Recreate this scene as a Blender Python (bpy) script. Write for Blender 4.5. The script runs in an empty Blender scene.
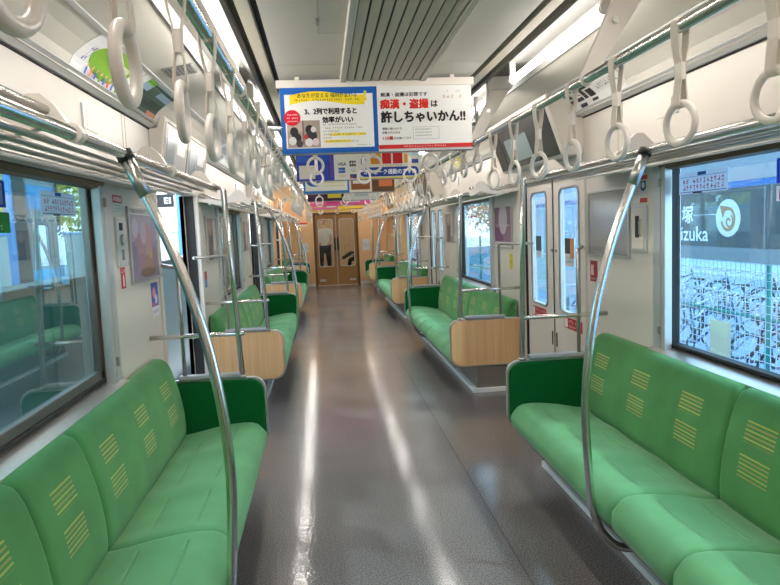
import bpy, bmesh, math, random
from mathutils import Vector, Matrix
S = bpy.context.scene
COL = S.collection
R = random.Random(7)
PI = math.pi

# ---------------------------------------------------------------- camera, world, exposure
def setup_camera():
    f, cx, cz, yaw, pitch, roll = 660.7, -0.3244, 1.4038, 0.097, -0.0985, -0.0409
    cy, sy, cp, sp, cr, sr = math.cos(yaw), math.sin(yaw), math.cos(pitch), math.sin(pitch), math.cos(roll), math.sin(roll)
    fw = Vector((sy*cp, cy*cp, sp)); up0 = Vector((-sy*sp, -cy*sp, cp)); r0 = Vector((cy, -sy, 0))
    r = r0*cr + up0*sr; u = -r0*sr + up0*cr
    m = Matrix(((r.x, u.x, -fw.x, cx), (r.y, u.y, -fw.y, 0), (r.z, u.z, -fw.z, cz), (0, 0, 0, 1)))
    d = bpy.data.cameras.new('camera'); o = bpy.data.objects.new('camera', d); COL.objects.link(o)
    d.sensor_width = 36; d.lens = 36*f/780; d.clip_start = .02; d.clip_end = 200
    o.matrix_world = m; S.camera = o
setup_camera()
W = bpy.data.worlds.new('world'); S.world = W; W.use_nodes = True
nt = W.node_tree; bg = nt.nodes['Background']
tc = nt.nodes.new('ShaderNodeTexCoord'); sx = nt.nodes.new('ShaderNodeSeparateXYZ'); rp = nt.nodes.new('ShaderNodeValToRGB')
nt.links.new(tc.outputs['Generated'], sx.inputs[0]); nt.links.new(sx.outputs['Z'], rp.inputs[0]); nt.links.new(rp.outputs[0], bg.inputs[0])
rp.color_ramp.elements[0].color = (.80, .90, 1, 1); rp.color_ramp.elements[0].position = .0
rp.color_ramp.elements[1].color = (.48, .70, 1, 1); rp.color_ramp.elements[1].position = .9
bg.inputs[1].default_value = 5.2
S.view_settings.view_transform = 'Standard'; S.view_settings.look = 'None'
S.view_settings.gamma = 1; S.view_settings.use_curve_mapping = False
S.view_settings.exposure = 0.2
TUBE_STRENGTH = 34.0
def setup_sun():
    d = bpy.data.lights.new('sun', 'SUN'); d.energy = 3.0; d.angle = .02; d.color = (1, .93, .8)
    o = bpy.data.objects.new('sun', d); COL.objects.link(o)
    o.rotation_euler = Vector((-.75, .35, -.75)).to_track_quat('-Z', 'Y').to_euler()
setup_sun()
S.cycles.use_denoising = True
S.cycles.max_bounces = 10
S.cycles.diffuse_bounces = 5
S.cycles.transparent_max_bounces = 12
S.cycles.sample_clamp_indirect = 6

# ---------------------------------------------------------------- materials
def lin(c):
    return tuple(((x/255)/12.92 if x/255 <= .04045 else ((x/255+.055)/1.055)**2.4) for x in c)
MC = {}
def mat(name, rgb, rough=.5, metal=0., spec=.5, noise=0., nscale=8., bump=0., bscale=200., emit=0., coat=0., sheen=0.):
    key = name
    if key in MC: return MC[key]
    m = bpy.data.materials.new(name); m.use_nodes = True; n = m.node_tree; b = n.nodes['Principled BSDF']
    c = lin(rgb)
    b.inputs['Base Color'].default_value = (*c, 1); b.inputs['Roughness'].default_value = rough
    b.inputs['Metallic'].default_value = metal; b.inputs['Specular IOR Level'].default_value = spec
    if coat: b.inputs['Coat Weight'].default_value = coat; b.inputs['Coat Roughness'].default_value = .08
    if sheen: b.inputs['Sheen Weight'].default_value = sheen; b.inputs['Sheen Roughness'].default_value = .4
    if emit:
        b.inputs['Emission Color'].default_value = (*c, 1); b.inputs['Emission Strength'].default_value = emit
    t = n.nodes.new('ShaderNodeTexCoord')
    if noise:
        z = n.nodes.new('ShaderNodeTexNoise'); z.inputs['Scale'].default_value = nscale; z.inputs['Detail'].default_value = 4
        n.links.new(t.outputs['Object'], z.inputs['Vector'])
        r = n.nodes.new('ShaderNodeValToRGB'); n.links.new(z.outputs['Fac'], r.inputs[0])
        r.color_ramp.elements[0].position = .3; r.color_ramp.elements[1].position = .7
        r.color_ramp.elements[0].color = (*[x*(1-noise) for x in c], 1); r.color_ramp.elements[1].color = (*[min(1, x*(1+noise)) for x in c], 1)
        n.links.new(r.outputs[0], b.inputs['Base Color'])
    if bump:
        z = n.nodes.new('ShaderNodeTexNoise'); z.inputs['Scale'].default_value = bscale
        n.links.new(t.outputs['Object'], z.inputs['Vector'])
        u = n.nodes.new('ShaderNodeBump'); u.inputs['Strength'].default_value = bump; u.inputs['Distance'].default_value = .002
        n.links.new(z.outputs['Fac'], u.inputs['Height']); n.links.new(u.outputs[0], b.inputs['Normal'])
    MC[key] = m
    return m
def flat(rgb, rough=.45):            # printed colour, cached by value
    return mat('ink_%d_%d_%d' % rgb, rgb, rough, spec=.3)

WALL = mat('cream_wall', (219, 211, 200), .38, spec=.4, noise=.02, nscale=3)
PEACH = mat('peach_wall', (230, 192, 146), .4, spec=.4, noise=.03, nscale=3)
CEIL = mat('ceiling_paint', (203, 198, 187), .45, noise=.02, nscale=2)
CEIL2 = mat('ceiling_trim_paint', (176, 170, 152), .5)
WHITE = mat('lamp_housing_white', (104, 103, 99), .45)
DARK = mat('dark_slot', (22, 20, 18), .7)
RUBBER = mat('black_rubber', (28, 27, 27), .6)
ALU = mat('brushed_aluminium', (205, 203, 198), .32, metal=.85, noise=.03, nscale=40)
ALUP = mat('pale_aluminium_trim', (208, 209, 208), .36, metal=.5)
CHROME = mat('polished_steel', (226, 223, 219), .22, metal=1)
CHROMED = mat('dull_steel', (190, 188, 183), .28, metal=1)
CREAMP = mat('cream_plastic', (236, 228, 219), .28, spec=.5, coat=.25)
STRAPP = mat('strap_webbing', (220, 211, 198), .6)
BLIND = mat('bronze_blind_case', (112, 92, 66), .4, metal=.5)
JAMB = mat('window_jamb_brown', (150, 130, 112), .4, metal=.3)
GREYM = mat('grey_metal', (150, 150, 150), .4, metal=.5)
BOXM = mat('heater_cover_steel', (132, 122, 114), .38, metal=.3, noise=.06, nscale=5)
BRONZE = mat('bronze_door_leaf', (166, 124, 74), .42, metal=.15, noise=.04, nscale=4)
DGREEN = mat('dark_green_moquette', (0, 92, 40), .85, spec=.2, bump=.25, bscale=300, noise=.08, nscale=120)
TUBE = mat('lamp_tube', (255, 249, 242), .5, emit=TUBE_STRENGTH)
GRAPH = mat('armrest_grey', (150, 152, 156), .35)
SCREEN = mat('black_display_glass', (52, 53, 54), .22, spec=.5)
SCREEN_REFL = mat('pale_display_image', (126, 138, 142), .2, emit=.10)  # faint glow and pale tone painted in for reflections on display glass

PALES = mat('pale_display_glass', (176, 174, 172), .12, spec=.6, emit=.12)  # pale tone and glow stand for light reflected in the left screens
SCREEN_REFL_W = mat('white_display_image', (214, 212, 210), .15, emit=.3)  # brightest part of the painted screen reflections, glows slightly
def glass_mat(name, tint, refl=1.0):
    m = bpy.data.materials.new(name); m.use_nodes = True; n = m.node_tree
    for x in list(n.nodes):
        if x.type != 'OUTPUT_MATERIAL': n.nodes.remove(x)
    out = [x for x in n.nodes if x.type == 'OUTPUT_MATERIAL'][0]
    t = n.nodes.new('ShaderNodeBsdfTransparent'); t.inputs[0].default_value = (*lin(tint), 1)
    g = n.nodes.new('ShaderNodeBsdfGlossy'); g.inputs['Roughness'].default_value = .01; g.inputs[0].default_value = (1, 1, 1, 1)
    fr = n.nodes.new('ShaderNodeFresnel'); fr.inputs[0].default_value = 1.5
    mu = n.nodes.new('ShaderNodeMath'); mu.operation = 'MULTIPLY'; mu.inputs[1].default_value = refl; mu.use_clamp = True
    mx = n.nodes.new('ShaderNodeMixShader')
    ge = n.nodes.new('ShaderNodeNewGeometry'); io = n.nodes.new('ShaderNodeMath'); io.operation = 'MULTIPLY_ADD'; io.inputs[1].default_value = 1/1.5-1.5; io.inputs[2].default_value = 1.5
    n.links.new(ge.outputs['Backfacing'], io.inputs[0]); n.links.new(io.outputs[0], fr.inputs[0])
    n.links.new(fr.outputs[0], mu.inputs[0]); n.links.new(mu.outputs[0], mx.inputs[0])
    n.links.new(t.outputs[0], mx.inputs[1]); n.links.new(g.outputs[0], mx.inputs[2]); n.links.new(mx.outputs[0], out.inputs[0])
    return m
GLASS = glass_mat('tinted_window_glass', (214, 234, 242), 1.5)
CLEAR = glass_mat('clear_glass', (244, 246, 246), 1.0)
GLASSL = glass_mat('green_tinted_window_glass', (196, 222, 222), 2.0)

def wood_mat():
    m = bpy.data.materials.new('beech_laminate'); m.use_nodes = True; n = m.node_tree; b = n.nodes['Principled BSDF']
    t = n.nodes.new('ShaderNodeTexCoord'); mp = n.nodes.new('ShaderNodeMapping'); mp.inputs['Scale'].default_value = (55, 55, 1.2)
    z = n.nodes.new('ShaderNodeTexNoise'); z.inputs['Scale'].default_value = 1.; z.inputs['Detail'].default_value = 3
    r = n.nodes.new('ShaderNodeValToRGB')
    r.color_ramp.elements[0].color = (*lin((213, 166, 114)), 1); r.color_ramp.elements[0].position = .3
    r.color_ramp.elements[1].color = (*lin((226, 183, 132)), 1); r.color_ramp.elements[1].position = .7
    n.links.new(t.outputs['Object'], mp.inputs[0]); n.links.new(mp.outputs[0], z.inputs['Vector'])
    n.links.new(z.outputs['Fac'], r.inputs[0]); n.links.new(r.outputs[0], b.inputs['Base Color'])
    b.inputs['Roughness'].default_value = .38
    return m
WOOD = wood_mat()

def floor_mat():
    m = bpy.data.materials.new('speckled_vinyl_floor'); m.use_nodes = True; n = m.node_tree; b = n.nodes['Principled BSDF']; N = n.nodes.new; Lk = n.links.new
    t = N('ShaderNodeTexCoord')
    def noise(sc, det):
        z = N('ShaderNodeTexNoise'); z.inputs['Scale'].default_value = sc; z.inputs['Detail'].default_value = det; Lk(t.outputs['Object'], z.inputs['Vector']); return z.outputs['Fac']
    r = N('ShaderNodeValToRGB'); Lk(noise(150, 2), r.inputs[0])
    r.color_ramp.elements[0].color = (*lin((76, 72, 73)), 1); r.color_ramp.elements[0].position = .40
    r.color_ramp.elements[1].color = (*lin((140, 134, 132)), 1); r.color_ramp.elements[1].position = .60
    st = N('ShaderNodeValToRGB'); Lk(noise(1.6, 6), st.inputs[0]); st.color_ramp.elements[0].color = (.80, .78, .76, 1); st.color_ramp.elements[0].position = .35; st.color_ramp.elements[1].position = .6
    mx = N('ShaderNodeMix'); mx.data_type = 'RGBA'; mx.blend_type = 'MULTIPLY'; mx.inputs[0].default_value = 1
    Lk(r.outputs[0], mx.inputs[6]); Lk(st.outputs[0], mx.inputs[7]); Lk(mx.outputs[2], b.inputs['Base Color'])
    b.inputs['Roughness'].default_value = .42; b.inputs['Specular IOR Level'].default_value = .35
    b.inputs['Coat Weight'].default_value = .85; b.inputs['Coat IOR'].default_value = 1.45
    rr = N('ShaderNodeMapRange'); rr.inputs[3].default_value = .03; rr.inputs[4].default_value = .13; Lk(noise(2.5, 5), rr.inputs[0]); Lk(rr.outputs[0], b.inputs['Coat Roughness'])
    bu = N('ShaderNodeBump'); bu.inputs['Strength'].default_value = .5; bu.inputs['Distance'].default_value = .0016; Lk(noise(42, 2), bu.inputs['Height']); Lk(bu.outputs[0], b.inputs['Coat Normal'])
    return m
FLOORM = floor_mat()

def moquette(name, base, stripes):
    """green seat cloth; on backs two blocks of yellow and orange woven lines per seat, from UV in metres"""
    m = bpy.data.materials.new(name); m.use_nodes = True; n = m.node_tree; b = n.nodes['Principled BSDF']
    N = n.nodes.new; Lk = n.links.new
    uv = N('ShaderNodeUVMap'); sp = N('ShaderNodeSeparateXYZ'); Lk(uv.outputs[0], sp.inputs[0])
    def math_(op, a, bb=None, cc=None):
        q = N('ShaderNodeMath'); q.operation = op
        for i, v in enumerate((a, bb, cc)):
            if v is None: continue
            if isinstance(v, (int, float)): q.inputs[i].default_value = v
            else: Lk(v, q.inputs[i])
        return q.outputs[0]
    z = N('ShaderNodeTexNoise'); z.inputs['Scale'].default_value = 5; z.inputs['Detail'].default_value = 5
    t = N('ShaderNodeTexCoord'); Lk(t.outputs['Object'], z.inputs['Vector'])
    c = lin(base)
    r = N('ShaderNodeValToRGB'); r.color_ramp.elements[0].position = .3; r.color_ramp.elements[1].position = .72
    r.color_ramp.elements[0].color = (*[x*.86 for x in c], 1); r.color_ramp.elements[1].color = (*[x*1.12 for x in c], 1)
    Lk(z.outputs['Fac'], r.inputs[0])
    col = r.outputs[0]
    if stripes:
        u = math_('MODULO', sp.outputs[0], .44); v = sp.outputs[1]
        def band(x, a, bb): return math_('MULTIPLY', math_('GREATER_THAN', x, a), math_('LESS_THAN', x, bb))
        # upper block sits a little to one side of the lower
        k1 = math_('MULTIPLY', band(u, .165, .325), band(v, .290, .375))
        k2 = math_('MULTIPLY', band(u, .165, .325), band(v, .165, .250))
        blk = math_('ADD', k1, k2)
        f = math_('FRACT', math_('MULTIPLY', v, 1/.0150))
        line = math_('LESS_THAN', f, .40)
        dots = math_('LESS_THAN', math_('FRACT', math_('MULTIPLY', u, 1/.006)), .8)
        msk = math_('MULTIPLY', math_('MULTIPLY', blk, line), dots)
        row = math_('MODULO', math_('FLOOR', math_('MULTIPLY', v, 1/.0150)), 2)
        cm = N('ShaderNodeMix'); cm.data_type = 'RGBA'; Lk(row, cm.inputs[0])
        cm.inputs[6].default_value = (*lin((214, 206, 104)), 1); cm.inputs[7].default_value = (*lin((204, 166, 104)), 1)
        mm = N('ShaderNodeMix'); mm.data_type = 'RGBA'; Lk(math_('MULTIPLY', msk, .72), mm.inputs[0]); Lk(col, mm.inputs[6]); Lk(cm.outputs[2], mm.inputs[7])
        col = mm.outputs[2]
    Lk(col, b.inputs['Base Color'])
    b.inputs['Roughness'].default_value = .8; b.inputs['Specular IOR Level'].default_value = .2
    b.inputs['Sheen Weight'].default_value = .35; b.inputs['Sheen Roughness'].default_value = .35
    b.inputs['Sheen Tint'].default_value = (.75, 1, .8, 1)
    hgt = None
    if not stripes:
        uu = math_('MODULO', sp.outputs[0], .434); inb = math_('MULTIPLY', math_('GREATER_THAN', uu, .07), math_('LESS_THAN', uu, .365))
        g1 = math_('SUBTRACT', 1, math_('MINIMUM', 1, math_('DIVIDE', math_('ABSOLUTE', math_('SUBTRACT', sp.outputs[1], .235)), .010)))
        g2 = math_('SUBTRACT', 1, math_('MINIMUM', 1, math_('DIVIDE', math_('ABSOLUTE', math_('SUBTRACT', sp.outputs[1], .405)), .010)))
        hgt = math_('MULTIPLY', math_('MULTIPLY', math_('ADD', g1, g2), inb), -1)
        b2 = N('ShaderNodeBump'); b2.inputs['Strength'].default_value = .7; b2.inputs['Distance'].default_value = .006; Lk(hgt, b2.inputs['Height'])
    ch = N('ShaderNodeTexChecker'); ch.inputs['Scale'].default_value = 220; Lk(uv.outputs[0], ch.inputs['Vector'])
    bu = N('ShaderNodeBump'); bu.inputs['Strength'].default_value = .12; bu.inputs['Distance'].default_value = .001
    Lk(ch.outputs['Fac'], bu.inputs['Height'])
    if hgt is not None: Lk(b2.outputs[0], bu.inputs['Normal']); Lk(bu.outputs[0], b.inputs['Normal'])
    return m
BACKM = moquette('seat_back_moquette', (86, 148, 88), True)
SEATM = moquette('seat_moquette', (110, 172, 118), False)

# ---------------------------------------------------------------- mesh builder
class MB:
    def __init__(s): s.v = []; s.f = []; s.m = []; s.sm = []; s.mats = []; s.uv = {}
    def mi(s, m):
        if m not in s.mats: s.mats.append(m)
        return s.mats.index(m)
    def add(s, vs, fs, m, smooth=False, uvs=None):
        o = len(s.v); k = s.mi(m); s.v += [tuple(x) for x in vs]
        for f in fs:
            s.f.append(tuple(i+o for i in f)); s.m.append(k); s.sm.append(smooth)
        if uvs:
            for i, u in enumerate(uvs): s.uv[o+i] = u
        return s
    def box(s, x0, x1, y0, y1, z0, z1, m):
        x0, x1 = sorted((x0, x1)); y0, y1 = sorted((y0, y1)); z0, z1 = sorted((z0, z1))
        return s.add([(x0,y0,z0),(x1,y0,z0),(x1,y1,z0),(x0,y1,z0),(x0,y0,z1),(x1,y0,z1),(x1,y1,z1),(x0,y1,z1)],
            [(0,3,2,1),(4,5,6,7),(0,1,5,4),(1,2,6,5),(2,3,7,6),(3,0,4,7)], m)
    def tube(s, pts, r, m, n=14, caps=True, closed=False):
        P = [Vector(p) for p in pts]; vs = []; N = len(P); nrm = None
        for i, p in enumerate(P):
            a = P[(i-1) % N] if (i > 0 or closed) else p; c = P[(i+1) % N] if (i < N-1 or closed) else p
            t = (c-a).normalized()
            if nrm is None:
                nrm = t.orthogonal().normalized()
            nrm = (nrm - t*nrm.dot(t)).normalized(); bn = t.cross(nrm)
            rr = r[i] if isinstance(r, (list, tuple)) else r
            for k in range(n):
                a_ = 2*PI*k/n; vs.append(p + (nrm*math.cos(a_)+bn*math.sin(a_))*rr)
        fs = []
        for i in range(N if closed else N-1):
            j = (i+1) % N
            for k in range(n):
                fs.append((i*n+k, i*n+(k+1) % n, j*n+(k+1) % n, j*n+k))
        s.add(vs, fs, m, True)
        if caps and not closed:
            s.add(vs[:n], [tuple(range(n))[::-1]], m); s.add(vs[-n:], [tuple(range(n))], m)
        return s
    def prism(s, prof, y0, y1, m, smooth=False, axis='y'):
        n = len(prof)
        if axis == 'y': A = [(p[0], y0, p[1]) for p in prof]; B = [(p[0], y1, p[1]) for p in prof]
        elif axis == 'x': A = [(y0, p[0], p[1]) for p in prof]; B = [(y1, p[0], p[1]) for p in prof]
        else: A = [(p[0], p[1], y0) for p in prof]; B = [(p[0], p[1], y1) for p in prof]
        s.add(A+B, [(i, (i+1) % n, n+(i+1) % n, n+i) for i in range(n)], m, smooth)
        s.add(A, [tuple(range(n))[::-1]], m); s.add(B, [tuple(range(n))], m)
        return s
    def build(s, name, parent=None, bevel=0., kind=None, subsurf=0, loc=None):
        me = bpy.data.meshes.new(name)
        L = Vector((0, 0, 0))
        q = parent
        while q is not None: L = L + q.location; q = q.parent
        if loc is not None: L = L + Vector(loc)
        me.from_pydata([tuple(Vector(v)-L) for v in s.v], [], s.f)
        for mm in s.mats: me.materials.append(mm)
        me.polygons.foreach_set('material_index', s.m); me.polygons.foreach_set('use_smooth', s.sm)
        if s.uv:
            ul = me.uv_layers.new(name='UVMap')
            for lp in me.loops: ul.data[lp.index].uv = s.uv.get(lp.vertex_index, (0, 0))
        bm = bmesh.new(); bm.from_mesh(me)
        bmesh.ops.remove_doubles(bm, verts=bm.verts, dist=1e-6) if not s.uv else None
        bmesh.ops.recalc_face_normals(bm, faces=bm.faces); bm.to_mesh(me); bm.free()
        o = bpy.data.objects.new(name, me); COL.objects.link(o)
        if parent is not None: o.parent = parent
        if loc is not None: o.location = loc
        if bevel:
            b = o.modifiers.new('bevel', 'BEVEL'); b.width = bevel; b.segments = 2; b.limit_method = 'ANGLE'; b.angle_limit = .6
        if subsurf:
            b = o.modifiers.new('subsurf', 'SUBSURF'); b.levels = subsurf; b.render_levels = subsurf
        if kind: o['kind'] = kind
        return o
def tag(o, label, cat, group=None, kind=None):
    o['label'] = label; o['category'] = cat
    if group: o['group'] = group
    if kind: o['kind'] = kind
    return o
def thing(name, loc, label, cat, group=None):
    o = bpy.data.objects.new(name, None); COL.objects.link(o); o.location = loc; o.empty_display_size = .1
    return tag(o, label, cat, group)
def struct_root(name, loc):
    o = bpy.data.objects.new(name, None); COL.objects.link(o); o.location = loc; o['kind'] = 'structure'; return o
KIDS = {}
def dup(root, loc, label=None, group=None):
    r = root.copy(); COL.objects.link(r); r.location = loc
    if label: r['label'] = label
    if group: r['group'] = group
    for ch in list(root.children):
        c = ch.copy(); COL.objects.link(c); c.parent = r
        for g in list(ch.children):
            d = g.copy(); COL.objects.link(d); d.parent = c
    return r
def arc(cx, cz, r, a0, a1, n):
    return [(cx+r*math.cos(math.radians(a0+(a1-a0)*i/n)), cz+r*math.sin(math.radians(a0+(a1-a0)*i/n))) for i in range(n+1)]
def rrect(x0, x1, z0, z1, r, n=5):
    return arc(x1-r, z1-r, r, 0, 90, n)+arc(x0+r, z1-r, r, 90, 180, n)+arc(x0+r, z0+r, r, 180, 270, n)+arc(x1-r, z0+r, r, 270, 360, n)
ORD = ['zeroth','first','second','third','fourth','fifth','sixth','seventh','eighth','ninth','tenth','eleventh','twelfth','thirteenth','fourteenth','fifteenth','sixteenth','seventeenth','eighteenth','nineteenth']
def ordinal(n):
    if n < 20: return ORD[n]
    t = {2: 'twent', 3: 'thirt', 4: 'fort'}[n//10]
    return t+'ieth' if n % 10 == 0 else t+'y-'+ORD[n % 10]

# ---------------------------------------------------------------- printed sheets
TXT = {}
def text_geo(s, bold=0.):
    k = (s, bold)
    if k in TXT: return TXT[k]
    c = bpy.data.curves.new('glyphs', 'FONT'); c.body = s; c.size = 1; c.resolution_u = 3; c.offset = bold
    o = bpy.data.objects.new('glyphs', c); COL.objects.link(o)
    me = bpy.data.meshes.new_from_object(o.evaluated_get(bpy.context.evaluated_depsgraph_get()))
    vs = [(v.co.x, v.co.y) for v in me.vertices]; fs = [tuple(p.vertices) for p in me.polygons]
    COL.objects.unlink(o); bpy.data.objects.remove(o); bpy.data.curves.remove(c); bpy.data.meshes.remove(me)
    TXT[k] = (vs, fs); return TXT[k]
class Sheet(MB):
    """printed sheet: u to the right, v up, h out of the face"""
    def __init__(s, fn, w, h, base=(245, 243, 238), thick=.002, back=None, nu=1, nv=1):
        super().__init__(); s.fn = fn; s.w = w; s.h = h; s.lay = 0; s.nv = nv; s.nu = nu; s.t = thick
        m = base if not isinstance(base, tuple) else flat(base)
        k = nv
        vs = []; fs = []
        for j in range(k+1): vs += [fn(0, h*j/k, 0), fn(w, h*j/k, 0), fn(w, h*j/k, -thick), fn(0, h*j/k, -thick)]
        for j in range(k):
            a = 4*j; b = a+4
            fs += [(a, a+1, b+1, b), (a+1, a+2, b+2, b+1), (a+2, a+3, b+3, b+2), (a+3, a, b, b+3)]
        fs += [(0, 3, 2, 1), (4*k, 4*k+1, 4*k+2, 4*k+3)]
        s.add(vs, fs, m)
    def _h(s): s.lay += 1; return .0004+.00012*s.lay
    def poly(s, pts, c):
        h = s._h(); s.add([s.fn(u, v, h) for u, v in pts], [tuple(range(len(pts)))], flat(c) if isinstance(c, tuple) else c); return s
    def rect(s, u0, v0, u1, v1, c):
        h = s._h(); k = s.nv; vs = []
        for j in range(k+1):
            v = v0+(v1-v0)*j/k; vs += [s.fn(u0, v, h), s.fn(u1, v, h)]
        s.add(vs, [(2*j, 2*j+1, 2*j+3, 2*j+2) for j in range(k)], flat(c) if isinstance(c, tuple) else c); return s
    def circ(s, u, v, r, c, n=28, ry=None):
        ry = ry or r
        return s.poly([(u+r*math.cos(2*PI*i/n), v+ry*math.sin(2*PI*i/n)) for i in range(n)], c)
    def ring(s, u, v, r, w, c, a0=0, a1=360, n=40, k=0.):
        h = s._h(); vs = []
        for i in range(n+1):
            a = math.radians(a0+(a1-a0)*i/n); q = r+k*i/n
            vs += [s.fn(u+q*math.cos(a), v+q*math.sin(a), h), s.fn(u+(q-w)*math.cos(a), v+(q-w)*math.sin(a), h)]
        s.add(vs, [(2*i, 2*i+1, 2*i+3, 2*i+2) for i in range(n)], flat(c)); return s
    def text(s, t, u0, v0, u1, v1, c, bold=0.):
        vs, fs = text_geo(t)
        if not vs: return s
        if bold:
            k = bold*(v1-v0)*1.6
            for du, dv in ((-k, 0), (k, 0), (0, k), (0, -k)): s.text(t, u0+du, v0+dv, u1+du, v1+dv, c)
        xs = [p[0] for p in vs]; ys = [p[1] for p in vs]; a, b = min(xs), max(xs); cc, d = min(ys), max(ys); h = s._h()
        s.add([s.fn(u0+(x-a)/(b-a)*(u1-u0), v0+(y-cc)/(d-cc)*(v1-v0), h) for x, y in vs], fs, flat(c)); return s
    def marks(s, u0, v0, u1, v1, c, n=14, seed=1):
        """a row of tiny print too small to read: short strokes in cells"""
        r = random.Random(seed); h = s._h(); w = (u1-u0)/n; H = v1-v0; m = flat(c); vs = []; fs = []
        for i in range(n):
            if r.random() < .06: continue
            a = u0+i*w+.1*w; b = a+.8*w
            for _ in range(3):
                y = v0+H*r.uniform(.0, .85); x0 = a+(b-a)*r.uniform(0, .4); x1 = x0+(b-x0)*r.uniform(.5, 1); q = len(vs)
                vs += [s.fn(x0, y, h), s.fn(x1, y, h), s.fn(x1, y+.14*H, h), s.fn(x0, y+.14*H, h)]; fs.append((q, q+1, q+2, q+3))
            x = a+(b-a)*r.uniform(.2, .8); q = len(vs)
            vs += [s.fn(x-.06*w, v0, h), s.fn(x+.06*w, v0, h), s.fn(x+.06*w, v1, h), s.fn(x-.06*w, v1, h)]; fs.append((q, q+1, q+2, q+3))
        s.add(vs, fs, m); return s
def film(rgb):
    k = 'film_%d_%d_%d' % rgb
    if k in MC: return MC[k]
    m = flat(rgb).copy(); m.name = k; n = m.node_tree; b = n.nodes['Principled BSDF']; out = [x for x in n.nodes if x.type == 'OUTPUT_MATERIAL'][0]
    t = n.nodes.new('ShaderNodeBsdfTranslucent'); t.inputs[0].default_value = (*lin(rgb), 1); mx = n.nodes.new('ShaderNodeMixShader'); mx.inputs[0].default_value = .5
    n.links.new(b.outputs[0], mx.inputs[1]); n.links.new(t.outputs[0], mx.inputs[2]); n.links.new(mx.outputs[0], out.inputs[0]); MC[k] = m; return m
def on_wall(side, y_at_left, z0, x=None):
    """face looking into the car: on the right wall u runs towards the camera, on the left wall away from it"""
    x = side*1.279 if x is None else x
    if side > 0: return lambda u, v, h: (x-h, y_at_left-u, z0+v)
    return lambda u, v, h: (x+h, y_at_left+u, z0+v)
def facing_back(x0, y, z0):
    return lambda u, v, h: (x0+u, y-h, z0+v)

# ================================================================= SETTING
Y0, YE = -1.3, 16.7
YB = 12.0                                    # the far end of the car is finished in peach
DOORS = [(3.96, 5.24), (8.76, 10.04), (13.56, 14.84)]
WINS = [(1.36, 2.985), (6.2, 7.76), (11.0, 12.56)]
MB().box(-1.36, 1.36, Y0, YE+.05, -.06, 0, FLOORM).build('floor', kind='structure')
for sx_ in (.42,): MB().box(sx_-.002, sx_+.002, Y0, YE, -.001, .0006, mat('floor_seam', (62, 58, 57), .6)).build('trim_floor_seam', kind='structure')
def wall(side):
    b = MB(); x0, x1 = 1.28, 1.36
    def put(y0, y1, z0, z1):
        for a, c, m in ((y0, min(y1, YB), WALL), (max(y0, YB), y1, PEACH)):
            if c - a > 1e-4: b.box(side*x0, side*x1, a, c, z0, z1, m)
    cuts = sorted([(a, c, 'd') for a, c in DOORS] + [(a, c, 'w') for a, c in WINS])
    y = Y0
    for a, c, k in cuts:
        put(y, a, 0, 2.04)
        if k == 'd': put(a, c, 1.72, 2.04)
        else: put(a, c, 0, .755); put(a, c, 1.66, 2.04)
        y = c
    put(y, YE, 0, 2.04)
    return b.build('wall_right' if side > 0 else 'wall_left', kind='structure')
for s in (1, -1): wall(s)
# seams and small raised panels on the upper walls
def seams(side):
    b = MB()
    for y in (.9, 3.42, 3.47, 5.6, 8.2, 10.4, 13.0):
        b.box(side*1.281, side*1.278, y, y+.006, 1.68, 2.03, CEIL2)
    for y in (2.86, 7.66, 12.4):
        b.box(side*1.281, side*1.270, y, y+.035, 1.86, 1.96, ALUP)
        b.prism([(y+.06, 1.86), (y+.2, 1.86), (y+.2, 1.94), (y+.06, 1.94)], side*1.281, side*1.276, WALL, axis='x')
    b.build('trim_upper', kind='structure', bevel=.002)
for s in (1, -1): seams(s)

def ceiling():
    for s in (1, -1):
        prof = [(1.285, 2.035), (1.238, 2.032), (1.214, 2.085), (1.163, 2.128), (1.118, 2.152), (1.088, 2.163), (.875, 2.2), (.875, 2.33), (1.36, 2.33), (1.36, 2.035)]
        prof = [(s*x, z) for x, z in prof]
        for a, c, m in ((Y0, YB, CEIL), (YB, YE, PEACH)):
            MB().prism(prof, a, c, m).build('ceiling', kind='structure')
        b = MB()
        b.prism([(s*x, z) for x, z in [(1.29, 2.019), (1.262, 2.019), (1.222, 2.046), (1.226, 2.052), (1.29, 2.052)]], Y0, YE, ALUP)
        b.box(s*1.281, s*1.274, Y0, YE, 2.012, 2.019, DARK)
        b.prism([(s*x, z) for x, z in [(1.095, 2.155), (1.075, 2.158), (1.075, 2.170), (1.095, 2.168)]], Y0, YE, ALUP)
        b.build('trim_cove', kind='structure')
        # lamp trough and the two dark air slots beside it
        b = MB()
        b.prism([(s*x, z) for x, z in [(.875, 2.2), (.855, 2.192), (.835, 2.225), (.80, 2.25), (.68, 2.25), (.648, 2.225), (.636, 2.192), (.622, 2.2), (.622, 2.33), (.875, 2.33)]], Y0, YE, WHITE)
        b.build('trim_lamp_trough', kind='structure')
        b = MB()
        b.box(s*.622, s*.590, Y0, YE, 2.225, 2.33, DARK)
        b.box(s*.590, s*.542, Y0, YE, 2.197, 2.33, CEIL2)
        b.box(s*.542, s*.514, Y0, YE, 2.225, 2.33, DARK)
        b.build('trim_air_slot', kind='structure')
    b = MB()
    b.box(-.514, .514, Y0, YE, 2.2, 2.33, CEIL)
    for y in (.8, 1.7, 3.3, 5.2, 7.2, 9.2, 11.2, 13.2, 15.2):
        b.box(-.515, .515, y, y+.004, 2.1992, 2.2, CEIL2)
    b.build('ceiling', kind='structure')
    b = MB(); b.box(-1.36, 1.36, Y0, YE, 2.33, 2.42, CEIL); b.build('ceiling', kind='structure')
ceiling()
MB().box(-1.36, 1.36, Y0-.08, Y0, -.06, 2.42, WALL).build('wall_back', kind='structure')

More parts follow.
